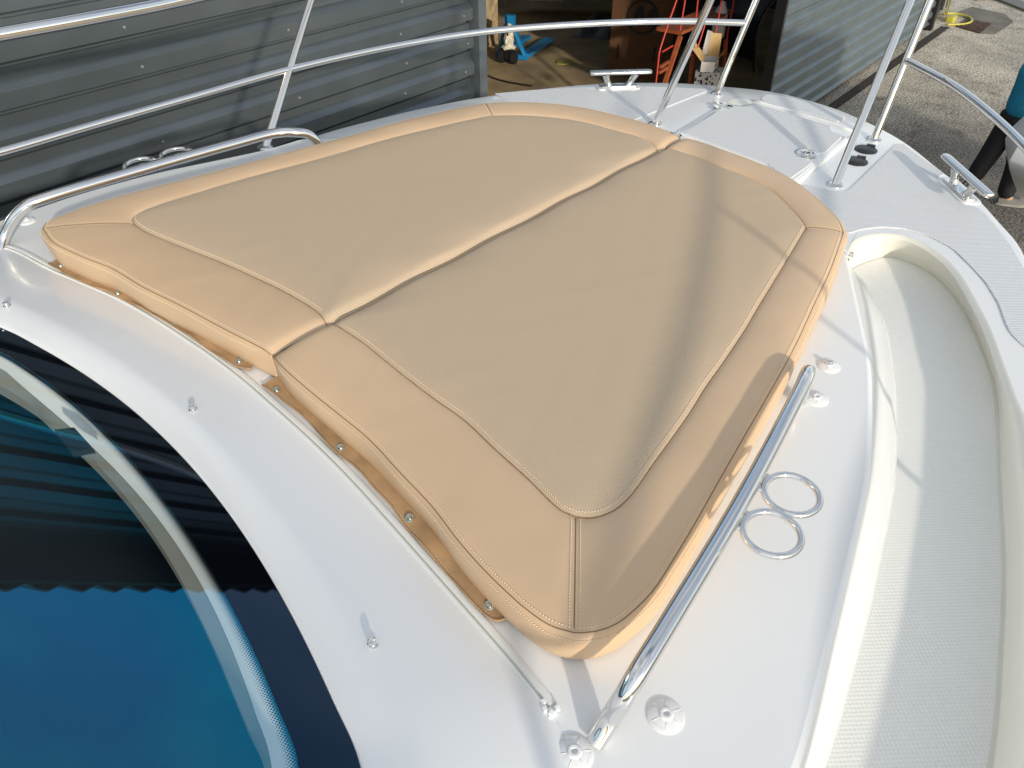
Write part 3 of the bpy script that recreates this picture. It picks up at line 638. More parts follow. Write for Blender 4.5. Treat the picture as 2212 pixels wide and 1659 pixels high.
def nylon(pc, r, rot, extra=False, z=ZC, rm=None):
    c = at(*pc, z); o = obj('fastener_disc', disc(c, (0, 0, 1), [(r, 0), (r, .0015), (r * .92, .003), (r * .4, .0052), (r * .30, .0085), (r * .18, .0085), (r * .14, .003)], 40), rm or M_disc, boat, smooth=35)
    ribs = []
    for k in range(6):
        a = rot + k * math.pi / 3; d = np.array([math.cos(a), math.sin(a), 0]); ribs.append(tube([c + d * r * .35 + [0, 0, .0052], c + d * r * .85 + [0, 0, .0034]], .0007, 6))
    tx = []
    for k in range(3):
        a = rot + math.pi / 6 + k * 2 * math.pi / 3 + .0; ca, sa = math.cos(a), math.sin(a); tr = a - math.pi / 2
        V = [(c[0] + ca * r * .70 + x * math.cos(tr) - y * math.sin(tr), c[1] + sa * r * .70 + x * math.sin(tr) + y * math.cos(tr), c[2] + .0034 + zz * .6) for x, y, zz in YK[0]]
        tx.append((V, YK[1]))
    for r_ in ribs: obj('rib', r_, rm or M_disc, o, smooth=True)
    for t_ in tx: obj('lettering', t_, rm or M_disc, o)
    if extra: obj('snap_stud', disc(c + [0, 0, .008], (0, 0, 1), [(.008, 0), (.008, .002), (.006, .004), (.006, .006), (.004, .0065)], 18), M_chrome, o, smooth=35)
nylon((1240, 1628), .0265, .35); nylon((1438, 1547), .0265, .6); nylon((1790, 791), .0245, .2, True); nylon((1763, 862), .0245, .5)
nylon((58, 478), .0235, .3, z=ZC)

# ------------------------------------------------------------------ sun pad cushions
ZB = ZC + .002
S_out = dict(aft=[(581, 759), (610, 792), (684, 857), (729, 893), (797, 949), (866, 1023), (934, 1095), (989, 1167), (1037, 1222), (1088, 1273), (1139, 1318), (1190, 1352), (1240, 1367)],
             side=[(1240, 1367), (1283, 1365), (1331, 1348), (1378, 1311), (1413, 1273), (1457, 1205), (1500, 1133), (1558, 1030), (1617, 927), (1675, 826), (1720, 742), (1760, 655), (1793, 585), (1822, 503)],
             bow=[(1822, 503), (1810, 475), (1777, 441), (1734, 404), (1690, 376), (1624, 348), (1558, 324), (1510, 307), (1466, 294)])
S_in = dict(aft=[(724, 700), (780, 737), (866, 806), (934, 858), (1002, 906), (1071, 971), (1139, 1032), (1190, 1083), (1215, 1103), (1244, 1115)],
            side=[(1244, 1115), (1276, 1118), (1308, 1110), (1332, 1098), (1360, 1072), (1413, 998), (1485, 898), (1524, 837), (1593, 738), (1644, 653), (1690, 577), (1740, 493)],
            bow=[(1740, 493), (1728, 475), (1697, 441), (1663, 410), (1612, 382), (1560, 362), (1509, 341), (1450, 322), (1434, 317)])
P_out = dict(aft=[(564, 747), (479, 708), (393, 662), (308, 620), (239, 579), (190, 560), (147, 541), (115, 524), (93, 495)],
             side=[(93, 495), (100, 482), (137, 465), (239, 431), (342, 403), (444, 377), (547, 350), (649, 322), (756, 294), (866, 263), (960, 241), (1047, 224)],
             bow=[(1047, 224), (1139, 222), (1242, 231), (1344, 253), (1413, 273), (1448, 290)])
P_in = dict(aft=[(712, 700), (684, 672), (615, 630), (540, 594), (479, 567), (410, 540), (342, 513), (310, 498), (290, 484)],
            side=[(290, 484), (287, 474), (294, 465), (325, 451), (410, 424), (547, 383), (684, 347), (832, 304), (900, 287), (1000, 264), (1064, 251)],
            bow=[(1064, 251), (1139, 251), (1242, 261), (1327, 282), (1396, 302), (1418, 320)])
NS = (70, 90, 60)
def cv(D, yc):
    out = []
    for k, n in zip(('aft', 'side', 'bow'), NS):
        P = [at(x, y, 0)[:2] for x, y in D[k]]
        if k == 'aft': P[0] = np.array([P[0][0], yc])
        if k == 'bow': P[-1] = np.array([P[-1][0], yc])
        q = resample(catmull(P, 8), n); out += list(q if not out else q[1:])
    return np.array(out)
def stitches(surface, P, pitch, name, parent, r=.0010, lift=.0004, frac=.64, nrm3=None):
    P = np.array(P); n = int(lengthof(P) / pitch); Q = resample(P, n * 2 + 1); V, Fc = [], []
    bm = bmesh.new()
    for o in surface:
        bm.from_mesh(o.data)
    tr = BVHTree.FromBMesh(bm); bm.free()
    def proj(p):
        if len(p) == 2: h = tr.ray_cast(Vector((p[0], p[1], .3)), Vector((0, 0, -1)))
        else:
            h = tr.find_nearest(Vector(p))
        return (h[0], h[1]) if h[0] else (None, None)
    for i in range(n):
        a0, b0 = Q[2 * i], Q[2 * i + 1]; b0 = a0 + (b0 - a0) * (2 * frac)
        a, na = proj(a0); b, nb = proj(b0)
        if a is None or b is None: continue
        if na.dot(Vector(CAMB) - a) < 0: na = -na
        m = (a + b) / 2 + na * (lift + r); a = a + na * lift * .3; b = b + na * lift * .3
        t = (b - a)
        if t.length < 1e-5: continue
        t.normalize(); s = t.cross(na).normalized() * r; k = len(V)
        for p, w in ((a, .5), (m, 1), (b, .5)):
            V += [tuple(p - s * w), tuple(p + na * r * w * 1.2), tuple(p + s * w)]
        for j in (0, 3): Fc += [(k + j, k + j + 1, k + j + 4, k + j + 3), (k + j + 1, k + j + 2, k + j + 5, k + j + 4)]
    return obj(name, (V, Fc), M_thread, parent, smooth=True)
def make_cushion(Do, Di, yc, sgn, label):
    root = empty('sun_pad_cushion', m=BOATM.copy(), label=label, cat='cushion', group='sun pad cushions')
    O = cv(Do, yc); I = cv(Di, yc); n = len(O); cb, cs_ = NS[0] - 1, NS[0] + NS[1] - 2
    ymid = yc
    def valley(p):                         # the padding rolls down into the gap between the two halves
        d = abs(p[1] - yc); x = p[0]
        k = -.012 * math.exp(-(d / .009) ** 1.6) - .0015 * math.exp(-(d / .05) ** 2)
        wob = .0022 * math.sin(x * 23 + sgn) * math.exp(-(d / .05) ** 2)
        return k + wob
    def wrinkle(p): return .0004 * math.sin(p[0] * 31 + 3 * math.sin(p[1] * 17)) * math.sin(p[1] * 27 + 1.3) + .0007 * math.sin(p[0] * 5.1 + p[1] * 3.3 + sgn)
    rings_ = []
    for t in (0, .03, .07, .12, .2, .3, .4, .5, .6, .7, .8, .87, .92, .96, .985, 1):
        q = O * (1 - t) + I * t; z = .0085 * (4 * t * (1 - t)) ** .55 * (1 if True else 0)
        if t > .95: z -= .0015 * (t - .95) / .05
        rings_.append(np.array([(p[0], p[1], z + valley(p) * (1 if t > 0 else .55) + (wrinkle(p) if 0 < t < 1 else 0)) for p in q]))
    # sharpen the mitre seams: a shallow crease where aft, side and bow borders meet
    for r_ in rings_[1:-1]:
        for c in (cb, cs_):
            for k in range(-3, 4):
                if 0 <= c + k < n: r_[c + k, 2] -= .0026 * math.exp(-(k / 1.2) ** 2)
    border = obj('border', loft(rings_), M_vinyl, root, smooth=70)
    # side wall: bulges below the seam, tucks in at the bottom
    tc_ = resample(np.array([O[-1], O[0]]), 30)[1:-1]
    Oc = np.vstack([O, tc_]); m_ = len(Oc); Iw = inset(Oc, 1.0)
    nr = (Oc - Iw); nr /= np.linalg.norm(nr, axis=1)[:, None]
    cen = np.array([1.0] * n + [.15] * len(tc_)); fade = np.array([(min(1, .15 + min(i, n - 1 - i) / 8) * (.5 + .5 * min(1, max(0, (i - cb + 6) / 24)))) if i < n else .15 for i in range(m_)]); tuck = np.array([max(0, 1 - max(0, (i - cb + 12) / 24)) if i < cb + 12 else 0 for i in range(m_)])
    topz = np.r_[rings_[0][:, 2], [valley(p) for p in tc_]]
    sr = []
    for off, z in ((0, 0), (.0022, -.0008), (.0075, -.0035), (.0125, -.010), (.0155, -.022), (.0160, -.036), (.0140, -.052), (.0095, -.064), (.002, -.0715), (-.03, -.0735)):
        bulge = off * fade; zz = topz * max(0, 1 + z / .05) + z
        q = Oc + nr * (bulge - tuck * .004 * max(0, (-z - .02) / .05))[:, None]
        lump = .0012 * np.sin(np.arange(m_) * .21 + z * 60)
        sr.append(np.c_[q + nr * (lump * (abs(z) > .005))[:, None], np.maximum(zz, ZB)])
    side = obj('side', loft(sr, True), M_vinyl, root, smooth=70)
    # centre panel of woven mesh, laid over the border
    tc2 = resample(np.array([I[-1], I[0]]), 60)[1:-1]; Ic = np.vstack([I, tc2]); cen_ = Ic.mean(0)
    ts_ = [0, .004, .010, .018, .03, .045, .065, .09, .12, .16, .2, .26, .33, .41, .5, .6, .7, .8, .9, .97]
    pr = []
    for t in ts_:
        q = Ic * (1 - t) + cen_ * t; ed = np.array([1.0] * n + [0.0] * len(tc2))
        e = .0052 * (1 - math.exp(-t / .006)); lift = .009 * (1 - math.exp(-t / .10))
        pr.append(np.array([(p[0], p[1], -.0012 + e + lift + valley(p) + (wrinkle(p) if t > .02 else 0)) for p in q]))
    V, Fc = loft([np.array([(p[0], p[1], p[2] - .004) for p in pr[0]])] + [pr[0] + [0, 0, .002]] + pr[1:], True); b = len(ts_) * len(Ic)
    V.append((cen_[0], cen_[1], float(pr[-1][:, 2].mean()))); Fc += [(b + i, b + (i + 1) % len(Ic), len(V) - 1) for i in range(len(Ic))]
    panel = obj('mesh_panel', (V, Fc), M_mesh, root, smooth=70)
    # dark seam lines with stitching on both sides
    def raised(P, dz): return [(p[0], p[1], dz) for p in P]
    sO = np.array([(p[0], p[1], z) for p, z in zip(O, rings_[0][:, 2] + .0002)])
    obj('edge_seam', tube(sO, .0009, 6), M_seam, root, smooth=True)
    sI = np.array([(p[0], p[1], z + .0012) for p, z in zip(inset_open(I, -.0006), rings_[-1][:, 2])])
    obj('panel_seam', tube(sI, .0010, 6), M_seam, root, smooth=True)
    k1 = inset_open(O, .0068)[3:-3]; stitches([border], k1, .0052, 'stitching', root)
    k2 = np.array([(*(p), -.0062 + z) for p, z in zip(inset_open(O, -.0112), rings_[0][:, 2])])[3:-3]; stitches([side], k2, .0052, 'stitching', root)
    k3 = inset_open(I, .0075)[4:-4]; stitches([panel], k3, .0052, 'stitching', root)
    for c in (cb, cs_):
        a, b_ = O[c], I[c]; d = (b_ - a) / np.linalg.norm(b_ - a); s_ = np.array([-d[1], d[0]])
        bend = [a + (b_ - a) * t for t in np.linspace(.03, .985, 24)]
        sm = [(p[0], p[1], 0) for p in bend]
        hh = []
        bm = bmesh.new(); bm.from_mesh(border.data); tr = BVHTree.FromBMesh(bm); bm.free()
        for p in bend:
            h = tr.ray_cast(Vector((p[0], p[1], .3)), Vector((0, 0, -1))); hh.append((p[0], p[1], (h[0].z if h[0] else 0) + .0003))
        obj('mitre_seam', tube(hh, .0010, 6), M_seam, root, smooth=True)
        for w in (.0075, -.0075): stitches([border], [p + s_ * w for p in bend], .0052, 'stitching', root)
    return root, O
def inset_open(P, d):
    e = np.gradient(P, axis=0); e /= np.linalg.norm(e, axis=1)[:, None]; nn_ = np.stack([-e[:, 1], e[:, 0]], 1)
    c = P.mean(0)
    if np.mean(np.sum((c - P) * nn_, 1)) < 0: nn_ = -nn_
    return P + nn_ * d
cuS, OS = make_cushion(S_out, S_in, -.0025, 1, 'tan sun pad cushion half nearer the camera, beside the large foreground handrail')
cuP, OP = make_cushion(P_out, P_in, .0035, -1, 'tan sun pad cushion half on the far side, towards the corrugated wall')

# webbing flaps with snaps along the after edge
def flap(root, edge_px, snaps, w):
    base = [at(x, y, ZC + .004) for x, y in edge_px]; P = resample(catmull(base, 8), 90)
    e = np.gradient(P, axis=0); e /= np.linalg.norm(e, axis=1)[:, None]; nn_ = np.cross(e, [0, 0, 1]); 
    if nn_[:, 0].mean() < 0: nn_ = -nn_     # towards the cushion (forward)
    A, B_, Cc, D_ = [], [], [], []
    for i, p in enumerate(P):
        wv = .0022 + .0035 * abs(math.sin(i * .17)) ** 1.5 + .0015 * math.sin(i * .5)
        A.append(p + [0, 0, wv]); B_.append(p + nn_[i] * w * .45 + [0, 0, wv * .4 + .0035]); Cc.append(p + nn_[i] * w + [0, 0, .005]); D_.append(p + [0, 0, wv - .0028])
    f = obj('snap_flap', loft([D_, A, B_, Cc]), M_flap, root, smooth=50)
    edge = [p + nn_[i] * .0045 for i, p in enumerate(P)]
    obj('flap_piping', tube([p + [0, 0, .0015] for p in A], .0016, 6), M_flap, f, smooth=True)
    stitches([f], edge, .006, 'stitching', f, r=.0004, nrm3=1)
    for q in snaps:
        c = at(*q, ZC + .009); obj('snap_cap', disc(c, (-.25, -.1, 1), [(.0085, 0), (.0085, .0015), (.0070, .0022), (.0050, .0016), (.0035, .0042), (.0022, .0046)], 20), M_brass, f, smooth=35)
flap(cuP, [(106, 572), (154, 601), (239, 636), (290, 660), (376, 707), (444, 752), (513, 795), (543, 801)], [(131, 575), (254, 634), (375, 696), (516, 781)], .040)
flap(cuS, [(567, 834), (610, 868), (666, 912), (718, 974), (760, 1003), (804, 1053), (845, 1096), (866, 1126), (920, 1191), (985, 1263), (1019, 1304), (1071, 1345), (1100, 1337)], [(597, 843), (735, 967), (885, 1119), (1057, 1308)], .045)

# ------------------------------------------------------------------ yard furniture by the far end of the shed
M_white = mat('white_paint', (.62, .62, .58), .5, var=(6, .12)); M_yel = mat('yellow_plastic', (.50, .46, .07), .45)
M_cabY = mat('yellow_cable', (.33, .29, .07), .5); pass
pass; M_pipe_ = mat('grey_pipe', (.20, .22, .23), .4); M_pit = mat('drain_pit', (.008, .007, .006), .9)
b0 = gat(2017, 37); post = empty('white_door_pier', tuple(b0), label='white painted pier at the far corner of the shed, above the yellow hose', cat='pier')
obj('pier', box(.22, .22, 1.6, .42, .30, 3.2), M_white, post); obj('base_plinth', box(.22, .20, .06, .50, .36, .12), M_rust, post)
pr_ = empty('drain_pipes', tuple(gat(2031, 37)), label='dark pipes running down beside the white pier', cat='pipes')
for i, dx in enumerate((0.12, .26, .40)): obj('pipe', tube([(dx + .25, .12, .05), (dx + .25, .12, 1.4), (dx + .25, .12, 3.0)], .05 if i < 2 else .035, 12), M_black if i != 1 else M_pipe, pr_, smooth=60)
hb = gat(2053, 46); hose = empty('yellow_hose_reel', tuple(hb), label='bright yellow plastic box with a looped yellow hose by the drain grate', cat='hose')
obj('reel_box', slab(rounded([(-.12, -.08), (.12, -.08), (.12, .08), (-.12, .08)], .04), .0, .10, .02), M_yel, hose, smooth=40)
obj('hose_loop', tube(catmull([(-.45, -.05, .03), (-.2, -.28, .03), (.15, -.33, .03), (.45, -.18, .03), (.5, .05, .04), (.3, .2, .05), (.05, .16, .08)], 8), .02, 10), M_yel, hose, smooth=True)
cb_ = empty('hanging_cables', tuple(hb), label='tangle of yellow and black cables hanging beside the pier at the top edge', cat='cables')
for k, (dx, dy, m_) in enumerate(((0, 0, M_cabY), (.10, .03, M_black), (.2, -.02, M_cabY), (.28, .05, M_black), (.36, 0, M_cabY))):
    obj('cable', tube(catmull([(dx * .3, .12, .1), (dx * .4 - .03, .14, .5), (dx * .9, .12 + dy, 1.1), (dx * 1.6 + .05, .1 + dy, 1.8), (dx * 2.1, .12, 2.6)], 8), .013, 8), m_, cb_, smooth=True)
gpts = [gat(*q) for q in ((2066, 58), (2091, 45), (2140, 54), (2117, 73))]
gr = empty('drain_grate', tuple(sum(gpts) / 4), label='rusty square-holed drain grate set in the yard concrete', cat='grate'); gc_ = sum(gpts) / 4
G4 = [p - gc_ for p in gpts]
obj('pit', fill([(p[0], p[1], .0065) for p in G4]), M_pit, gr)
bars = []
for i in range(10):
    t_ = i / 9
    a, b = G4[0] * (1 - t_) + G4[3] * t_, G4[1] * (1 - t_) + G4[2] * t_
    bars.append(tube([a + [0, 0, .014], b + [0, 0, .014]], .012, 6))
for i in range(7):
    t_ = i / 6
    a, b = G4[0] * (1 - t_) + G4[1] * t_, G4[3] * (1 - t_) + G4[2] * t_
    bars.append(tube([a + [0, 0, .015], b + [0, 0, .015]], .016, 6))
obj('bars', join(*bars), M_rust, gr)
kc = [gat(*q) for q in ((2150, -2), (2212, 22))]
kb = obj('dark_kerb', tube([kc[0] + [-.4, .3, .05], kc[0] + [0, 0, .05], kc[1] + [0, 0, .05], kc[1] * 2 - kc[0] + [0, 0, .05]], .09, 4), M_rub); kb['kind'] = 'structure'

# ------------------------------------------------------------------ inside the doorway
M_blue = mat('blue_enamel', (.01, .22, .52), .35, coat=.3); M_tyre = mat('black_rubber', (.012, .012, .012), .6)
M_card = mat('brown_cardboard', (.10, .045, .018), .8, var=(4, .15)); M_ink = mat('black_ink', (.012, .01, .009), .7)
M_tan = mat('raw_cardboard', (.62, .43, .19), .8); M_wcard = mat('white_cardboard', (.70, .68, .66), .6); M_redp = mat('red_print', (.6, .06, .05), .6)
M_red = mat('red_paint', (.55, .05, .035), .45); M_orange = mat('orange_paint', (.34, .085, .03), .55, var=(12, .25))
M_stone = mat('stone_block', (.42, .32, .19), .85, var=(9, .35), bump=(18, .01, .8)); M_sheet = mat('grey_sheet', (.13, .14, .18), .5, bump=(6, .02, .6))
M_foam = mat('packing_wrap', (.68, .66, .55), .7, var=(20, .2), bump=(25, .01, .8))
tx0 = gat(1134, 132); tx1 = gat(1200, 84); dd_ = (tx1 - tx0); dd_[2] = 0; L_ = np.linalg.norm(dd_); dd_ /= L_; sd_ = np.array([-dd_[1], dd_[0], 0])
def rel(a, s, z): return dd_ * a + sd_ * s + np.array([0, 0, z])
jk = empty('pallet_truck', tuple(tx0), label='bright blue pallet truck with its wheels facing out of the doorway', cat='pallet truck')
def beam(a, b, w, h):
    a, b = np.array(a), np.array(b); t_ = (b - a) / np.linalg.norm(b - a); s_ = np.cross(t_, [0, 0, 1.]); s_ /= np.linalg.norm(s_); u_ = np.cross(s_, t_)
    V = [tuple(p + s_ * i * w / 2 + u_ * j * h / 2) for p in (a, b) for i, j in ((-1, -1), (1, -1), (1, 1), (-1, 1))]
    return V, [(0, 1, 2, 3), (4, 7, 6, 5), (0, 4, 5, 1), (1, 5, 6, 2), (2, 6, 7, 3), (3, 7, 4, 0)]
for s_ in (0, .42):
    obj('fork', beam(rel(0, s_, .09), rel(1.15, s_, .07), .16, .05), M_blue, jk)
    obj('fork_roller', tube([rel(1.05, s_ - .03, .035), rel(1.05, s_ + .03, .035)], .035, 14), M_tyre, jk)
obj('frame', join(beam(rel(0, -.05, .06), rel(0, .50, .06), .07, .07), beam(rel(0, 0, .08), rel(-.06, .22, .62), .09, .05), beam(rel(0, .44, .08), rel(-.06, .26, .62), .09, .05), beam(rel(-.06, .16, .62), rel(-.06, .32, .62), .1, .12)), M_blue, jk)
for s_ in (.10, .30): obj('steering_wheel_tyre', tube([rel(-.22, s_ - .03, .10), rel(-.22, s_ + .03, .10)], .10, 24), M_tyre, jk, smooth=40)
obj('axle_block', box(*rel(-.22, .2, .14), .12, .12, .12), M_black, jk)
V, Fc = disc(rel(-.2, .2, .22), (0, 0, 1), [(.09, 0), (.12, .02), (.07, .07), (.085, .13), (.06, .2), (.07, .3), (.03, .36)], 12)
V = [(x + random.uniform(-.02, .02), y + random.uniform(-.02, .02), z + random.uniform(-.01, .01)) for x, y, z in V]
obj('pump_wrap', (V, Fc), M_foam, jk)
obj('tow_bar', tube([rel(-.2, .2, .3), rel(-.45, .2, 1.15)], .018, 10), M_black, jk)
# cardboard box with round emblem and hand holes
A_ = gat(1312, 163); B_ = gat(1442, 178); du = B_ - A_; W_ = np.linalg.norm(du); du /= W_; dn_ = np.array([-du[1], du[0], 0]); dn_ = dn_ if dn_[0] > 0 else -dn_
bxr = empty('cardboard_crate', tuple(A_), label='tall brown cardboard box printed with a black round emblem', cat='box')
def bl(a, d, z): return tuple(du * a + dn_ * d + np.array([0, 0, z]))
obj('carton', ([bl(0, 0, 0), bl(W_, 0, 0), bl(W_, .7, 0), bl(0, .7, 0), bl(0, 0, 1.9), bl(W_, 0, 1.9), bl(W_, .7, 1.9), bl(0, .7, 1.9)], [(0, 3, 2, 1), (4, 5, 6, 7), (0, 1, 5, 4), (1, 2, 6, 5), (2, 3, 7, 6), (3, 0, 4, 7)]), M_card, bxr)
def onface(X, Y):                     # a point of the box front
    d = MW @ ray(X, Y); n_ = dn_; t_ = ((A_ - CAMW) @ n_) / (d @ n_); p = CAMW + d * t_ - A_; return p @ du, p[2]
ea, ez = onface(1388, 37); er = abs(onface(1424, 37)[0] - ea)
ringp = [bl(ea + er * math.cos(t_), -.004, ez + er * math.sin(t_)) for t_ in np.linspace(0, 2 * math.pi, 40, endpoint=False)]
ring2 = [bl(ea + er * .84 * math.cos(t_), -.004, ez + er * .84 * math.sin(t_)) for t_ in np.linspace(0, 2 * math.pi, 40, endpoint=False)]
mm = [[(-.72, -.55), (-.30, .62), (.02, .62), (.10, -.02), (.30, .20), (-.10, -.60), (-.18, .10), (-.38, -.55)], [(.10, -.35), (.42, .45), (.98, .62), (.78, .30), (.72, -.50), (.42, -.50), (.44, .05), (.28, -.35)]]
emb = [loft([ringp, ring2], True)]
for q in mm: P_ = [bl(ea + er * x, -.005, ez + er * y) for x, y in q]; T_ = tessellate_polygon([[Vector((x, y, 0)) for x, y in q]]); emb.append((P_, [tuple(t_) for t_ in T_]))
obj('printed_emblem', join(*emb), M_ink, bxr)
for q in ((1335, 110), (1413, 118)):
    a_, z_0 = onface(*q); obj('hand_hole', ([bl(a_ - .015, -.004, z_0 - .10), bl(a_ + .015, -.004, z_0 - .10), bl(a_ + .015, -.004, z_0 + .10), bl(a_ - .015, -.004, z_0 + .10)], [(0, 1, 2, 3)]), M_ink, bxr)
# stone pier, sheet, hull above, rag, floor cable
pb = gat(1063, 98); obj('stone_pier', box(pb[0] - .12, pb[1] + .2, .95, .52, .45, 1.9, .1), M_stone, label='pale stone block pier just inside the left of the doorway', cat='pier')
sp_ = gat(1272, 84); V, Fc = [], []
sa, sb = gat(1234, 83), gat(1314, 87)
rows = []
for j in range(7):
    row = []
    for i in range(24):
        p = sa * (1 - i / 23) + sb * (i / 23); h = .24 * math.sin(min(1, j / 5) * math.pi / 2) * (.75 + .25 * math.sin(i * .4)) * min(1, (i + 1) / 4)
        row.append(p + np.array([.10, .02, 0]) * (j * 1.4) + [0, random.uniform(-.015, .015), h + random.uniform(-.012, .012)])
    rows.append(row)
obj('plastic_sheet', loft(rows), M_sheet, smooth=60, label='crumpled grey plastic sheet lying left of the emblem box', cat='sheet')
hz = yat(1188, 3, 8.4)
def hull_pts(L, B, D):
    cs = []
    for i in range(17):
        t_ = i / 16; w = B * (math.sin(math.pi * min(1, .5 + t_ * .5)) ** .7 if t_ > 0 else 1); cs.append([(L * t_, w * math.sin(a_), -D * (1 - .35 * t_ ** 2) * max(0, math.cos(a_)) ** .8) for a_ in np.linspace(-math.pi / 2, math.pi / 2, 17)])
    return loft(cs)
hv = hull_pts(1.6, .5, .45); hv2 = ([(-x * .8, y, z) for x, y, z in hv[0]], hv[1])
hh = obj('stored_hull', join(hv, hv2), M_gel, smooth=True, label='white boat hull stored high at the back, at the top edge of the doorway', cat='boat'); hh.location = (hz[0], hz[1], hz[2] + .45); hh.rotation_euler = (0, 0, -.9)
rg = gat(1221, 135); obj('yellow_rag', slab([(rg[0] + .17 * math.cos(a_) * (1 + .1 * math.sin(3 * a_)), rg[1] + .13 * math.sin(a_), 0) for a_ in np.linspace(0, 6.28, 18)[:-1]], .005, .02, .006), M_cabY, label='small yellow rag on the dark shed floor', cat='rag')
obj('floor_hose', tube(catmull([gat(*q, .02) for q in ((1046, 158), (1060, 166), (1080, 173), (1112, 180), (1150, 186))], 8), .014, 8), M_black, smooth=True, label='thin black hose lying on the sunlit shed floor', cat='hose')
# orange step ladder and red tube frame
YP = 3.35
def yp(L, y=YP): return [yat(a, b, y) for a, b in L]
sl = empty('step_ladder', (0, 0, 0), label='orange step ladder with a platform in the doorway', cat='ladder')
pl_ = yp([(1468, 72), (1574, 82)]); dpl = pl_[1] - pl_[0]; dpl[2] = 0
obj('platform', beam(pl_[0] + [0, .15, 0], pl_[0] + dpl + [0, .15, 0], .34, .035), M_orange, sl)
for a, b in (((1470, 78), (1441, 165)), ((1500, 90), (1490, 190)), ((1568, 86), (1562, 190))):
    p, q = yp([a, b]); q = p + (q - p) * (p[2] / max(.01, p[2] - q[2])); obj('leg', beam(p, q, .05, .035), M_orange, sl)
    p2, q2 = p + [0, .3, 0], q + [.05, .5, 0]
for a, b in (((1426, 145), (1444, 133)), ((1424, 157), (1441, 146)), ((1480, 118), (1500, 118))):
    p, q = yp([a, b], YP - .03); obj('rung', beam(p, q, .03, .03), M_orange, sl)
rf = empty('red_tube_frame', (0, 0, 0), label='thin red tube frame standing round the step ladder', cat='frame')
for L2 in ([(1466, -12), (1448, 38), (1428, 99), (1424, 114), (1417, 178), (1412, 240)], [(1431, 112), (1453, 99)], [(1482, -12), (1469, 66)], [(1509, -12), (1501, 60)], [(1562, -12), (1544, 79)], [(1588, -12), (1572, 71), (1562, 180)], [(1527, 40), (1507, 103)]):
    obj('tube', tube(yp(L2, YP - .12), .010, 8), M_red, rf, smooth=60)
bt = yat(1550, 80, YP + .06)
bo = empty('white_bottle', tuple(bt), label='white plastic bottle standing on the ladder platform', cat='bottle')
k_ = np.linalg.norm(bt - CAMW) / FPX
H_ = 64 * k_
obj('bottle_body', disc((0, 0, 0), (0, 0, 1), [(12 * k_, 0), (13 * k_, .1 * H_), (13 * k_, .62 * H_), (11 * k_, .75 * H_), (6 * k_, .88 * H_)], 20), M_white, bo, smooth=50)
obj('cap', disc((0, 0, .88 * H_), (0, 0, 1), [(5 * k_, 0), (5 * k_, .1 * H_)], 14), M_white, bo)
obj('handle', tube([(6 * k_, 0, .86 * H_), (11 * k_, 0, .9 * H_), (12 * k_, 0, .74 * H_)], 2.2 * k_, 8), M_white, bo, smooth=True)
obj('label_print', disc((0, 0, .42 * H_), (0, 0, 1), [(13.3 * k_, 0), (13.3 * k_, .16 * H_)], 20), M_redp, bo, smooth=50)
# open carton on a dark crate
YC = 3.02
c0, c1, c2 = yat(1516, 147, YC + .12), yat(1541, 156, YC), yat(1569, 145, YC + .25); zb_ = c1[2]
ca = empty('open_carton', tuple(c1), label='small open white carton, its tan flaps standing up, with red print', cat='box')
hgt = abs(yat(1541, 136, YC)[2] - zb_); e1 = (c0 - c1) * [1, 1, 0]; e2 = (c2 - c1) * [1, 1, 0]
e1 = e1 / np.linalg.norm(e1) * .16; e2 = e2 / np.linalg.norm(e2) * .27
def q3(a, b, h): return tuple(e1 * a + e2 * b + np.array([0, 0, h * hgt]))
obj('carton_box', ([q3(0, 0, 0), q3(1, 0, 0), q3(1, 1, 0), q3(0, 1, 0), q3(0, 0, 1), q3(1, 0, 1), q3(1, 1, 1), q3(0, 1, 1)], [(0, 1, 2, 3), (0, 1, 5, 4), (1, 2, 6, 5), (2, 3, 7, 6), (3, 0, 4, 7)]), M_wcard, ca)
for pts_, m_ in (([q3(1, 0, 1), q3(1, .95, 1), q3(2.0, .9, 2.5), q3(2.0, .0, 2.5)], M_tan), ([q3(.05, 1, 1), q3(.95, 1, 1), q3(1.0, 1.1, 3.3), q3(.1, 1.1, 3.2)], M_tan), ([q3(0, .1, 1), q3(0, .95, 1), q3(-.5, 1.0, 1.9), q3(-.5, .2, 1.8)], M_tan), ([q3(1, 1, 1), q3(.8, 1.05, 3.4), q3(1.25, 1.2, 3.5), q3(1.4, 1.1, 1.4)], M_wcard)):
    obj('flap', (pts_, [(0, 1, 2, 3)]), m_, ca)
obj('red_lettering', join(*[(lambda a: ([tuple(np.array(q3(0, a, .35)) - e1 * .01), tuple(np.array(q3(0, a + .06, .35)) - e1 * .01), tuple(np.array(q3(0, a + .06, .62)) - e1 * .01), tuple(np.array(q3(0, a, .62)) - e1 * .01)], [(0, 1, 2, 3)]))(.15 + .1 * k) for k in range(5)]), M_redp, ca)
M_crate = mat('printed_black_crate', (.02, .02, .02), .5)
def _cr(nt, b, tc):
    v = nt.nodes.new('ShaderNodeTexVoronoi'); v.inputs['Scale'].default_value = 26; r = nt.nodes.new('ShaderNodeValToRGB'); r.color_ramp.interpolation = 'CONSTANT'
    r.color_ramp.elements[1].position = .42; r.color_ramp.elements[0].color = (.015, .015, .015, 1); r.color_ramp.elements[1].color = (.5, .5, .5, 1)
    nt.links.new(tc.outputs['Object'], v.inputs['Vector']); nt.links.new(v.outputs['Distance'], r.inputs[0]); nt.links.new(r.outputs[0], b.inputs['Base Color'])
M_crate = mat('printed_crate', (.02, .02, .02), .5, extra=_cr)
ctr = c1 + (e1 + e2) / 2
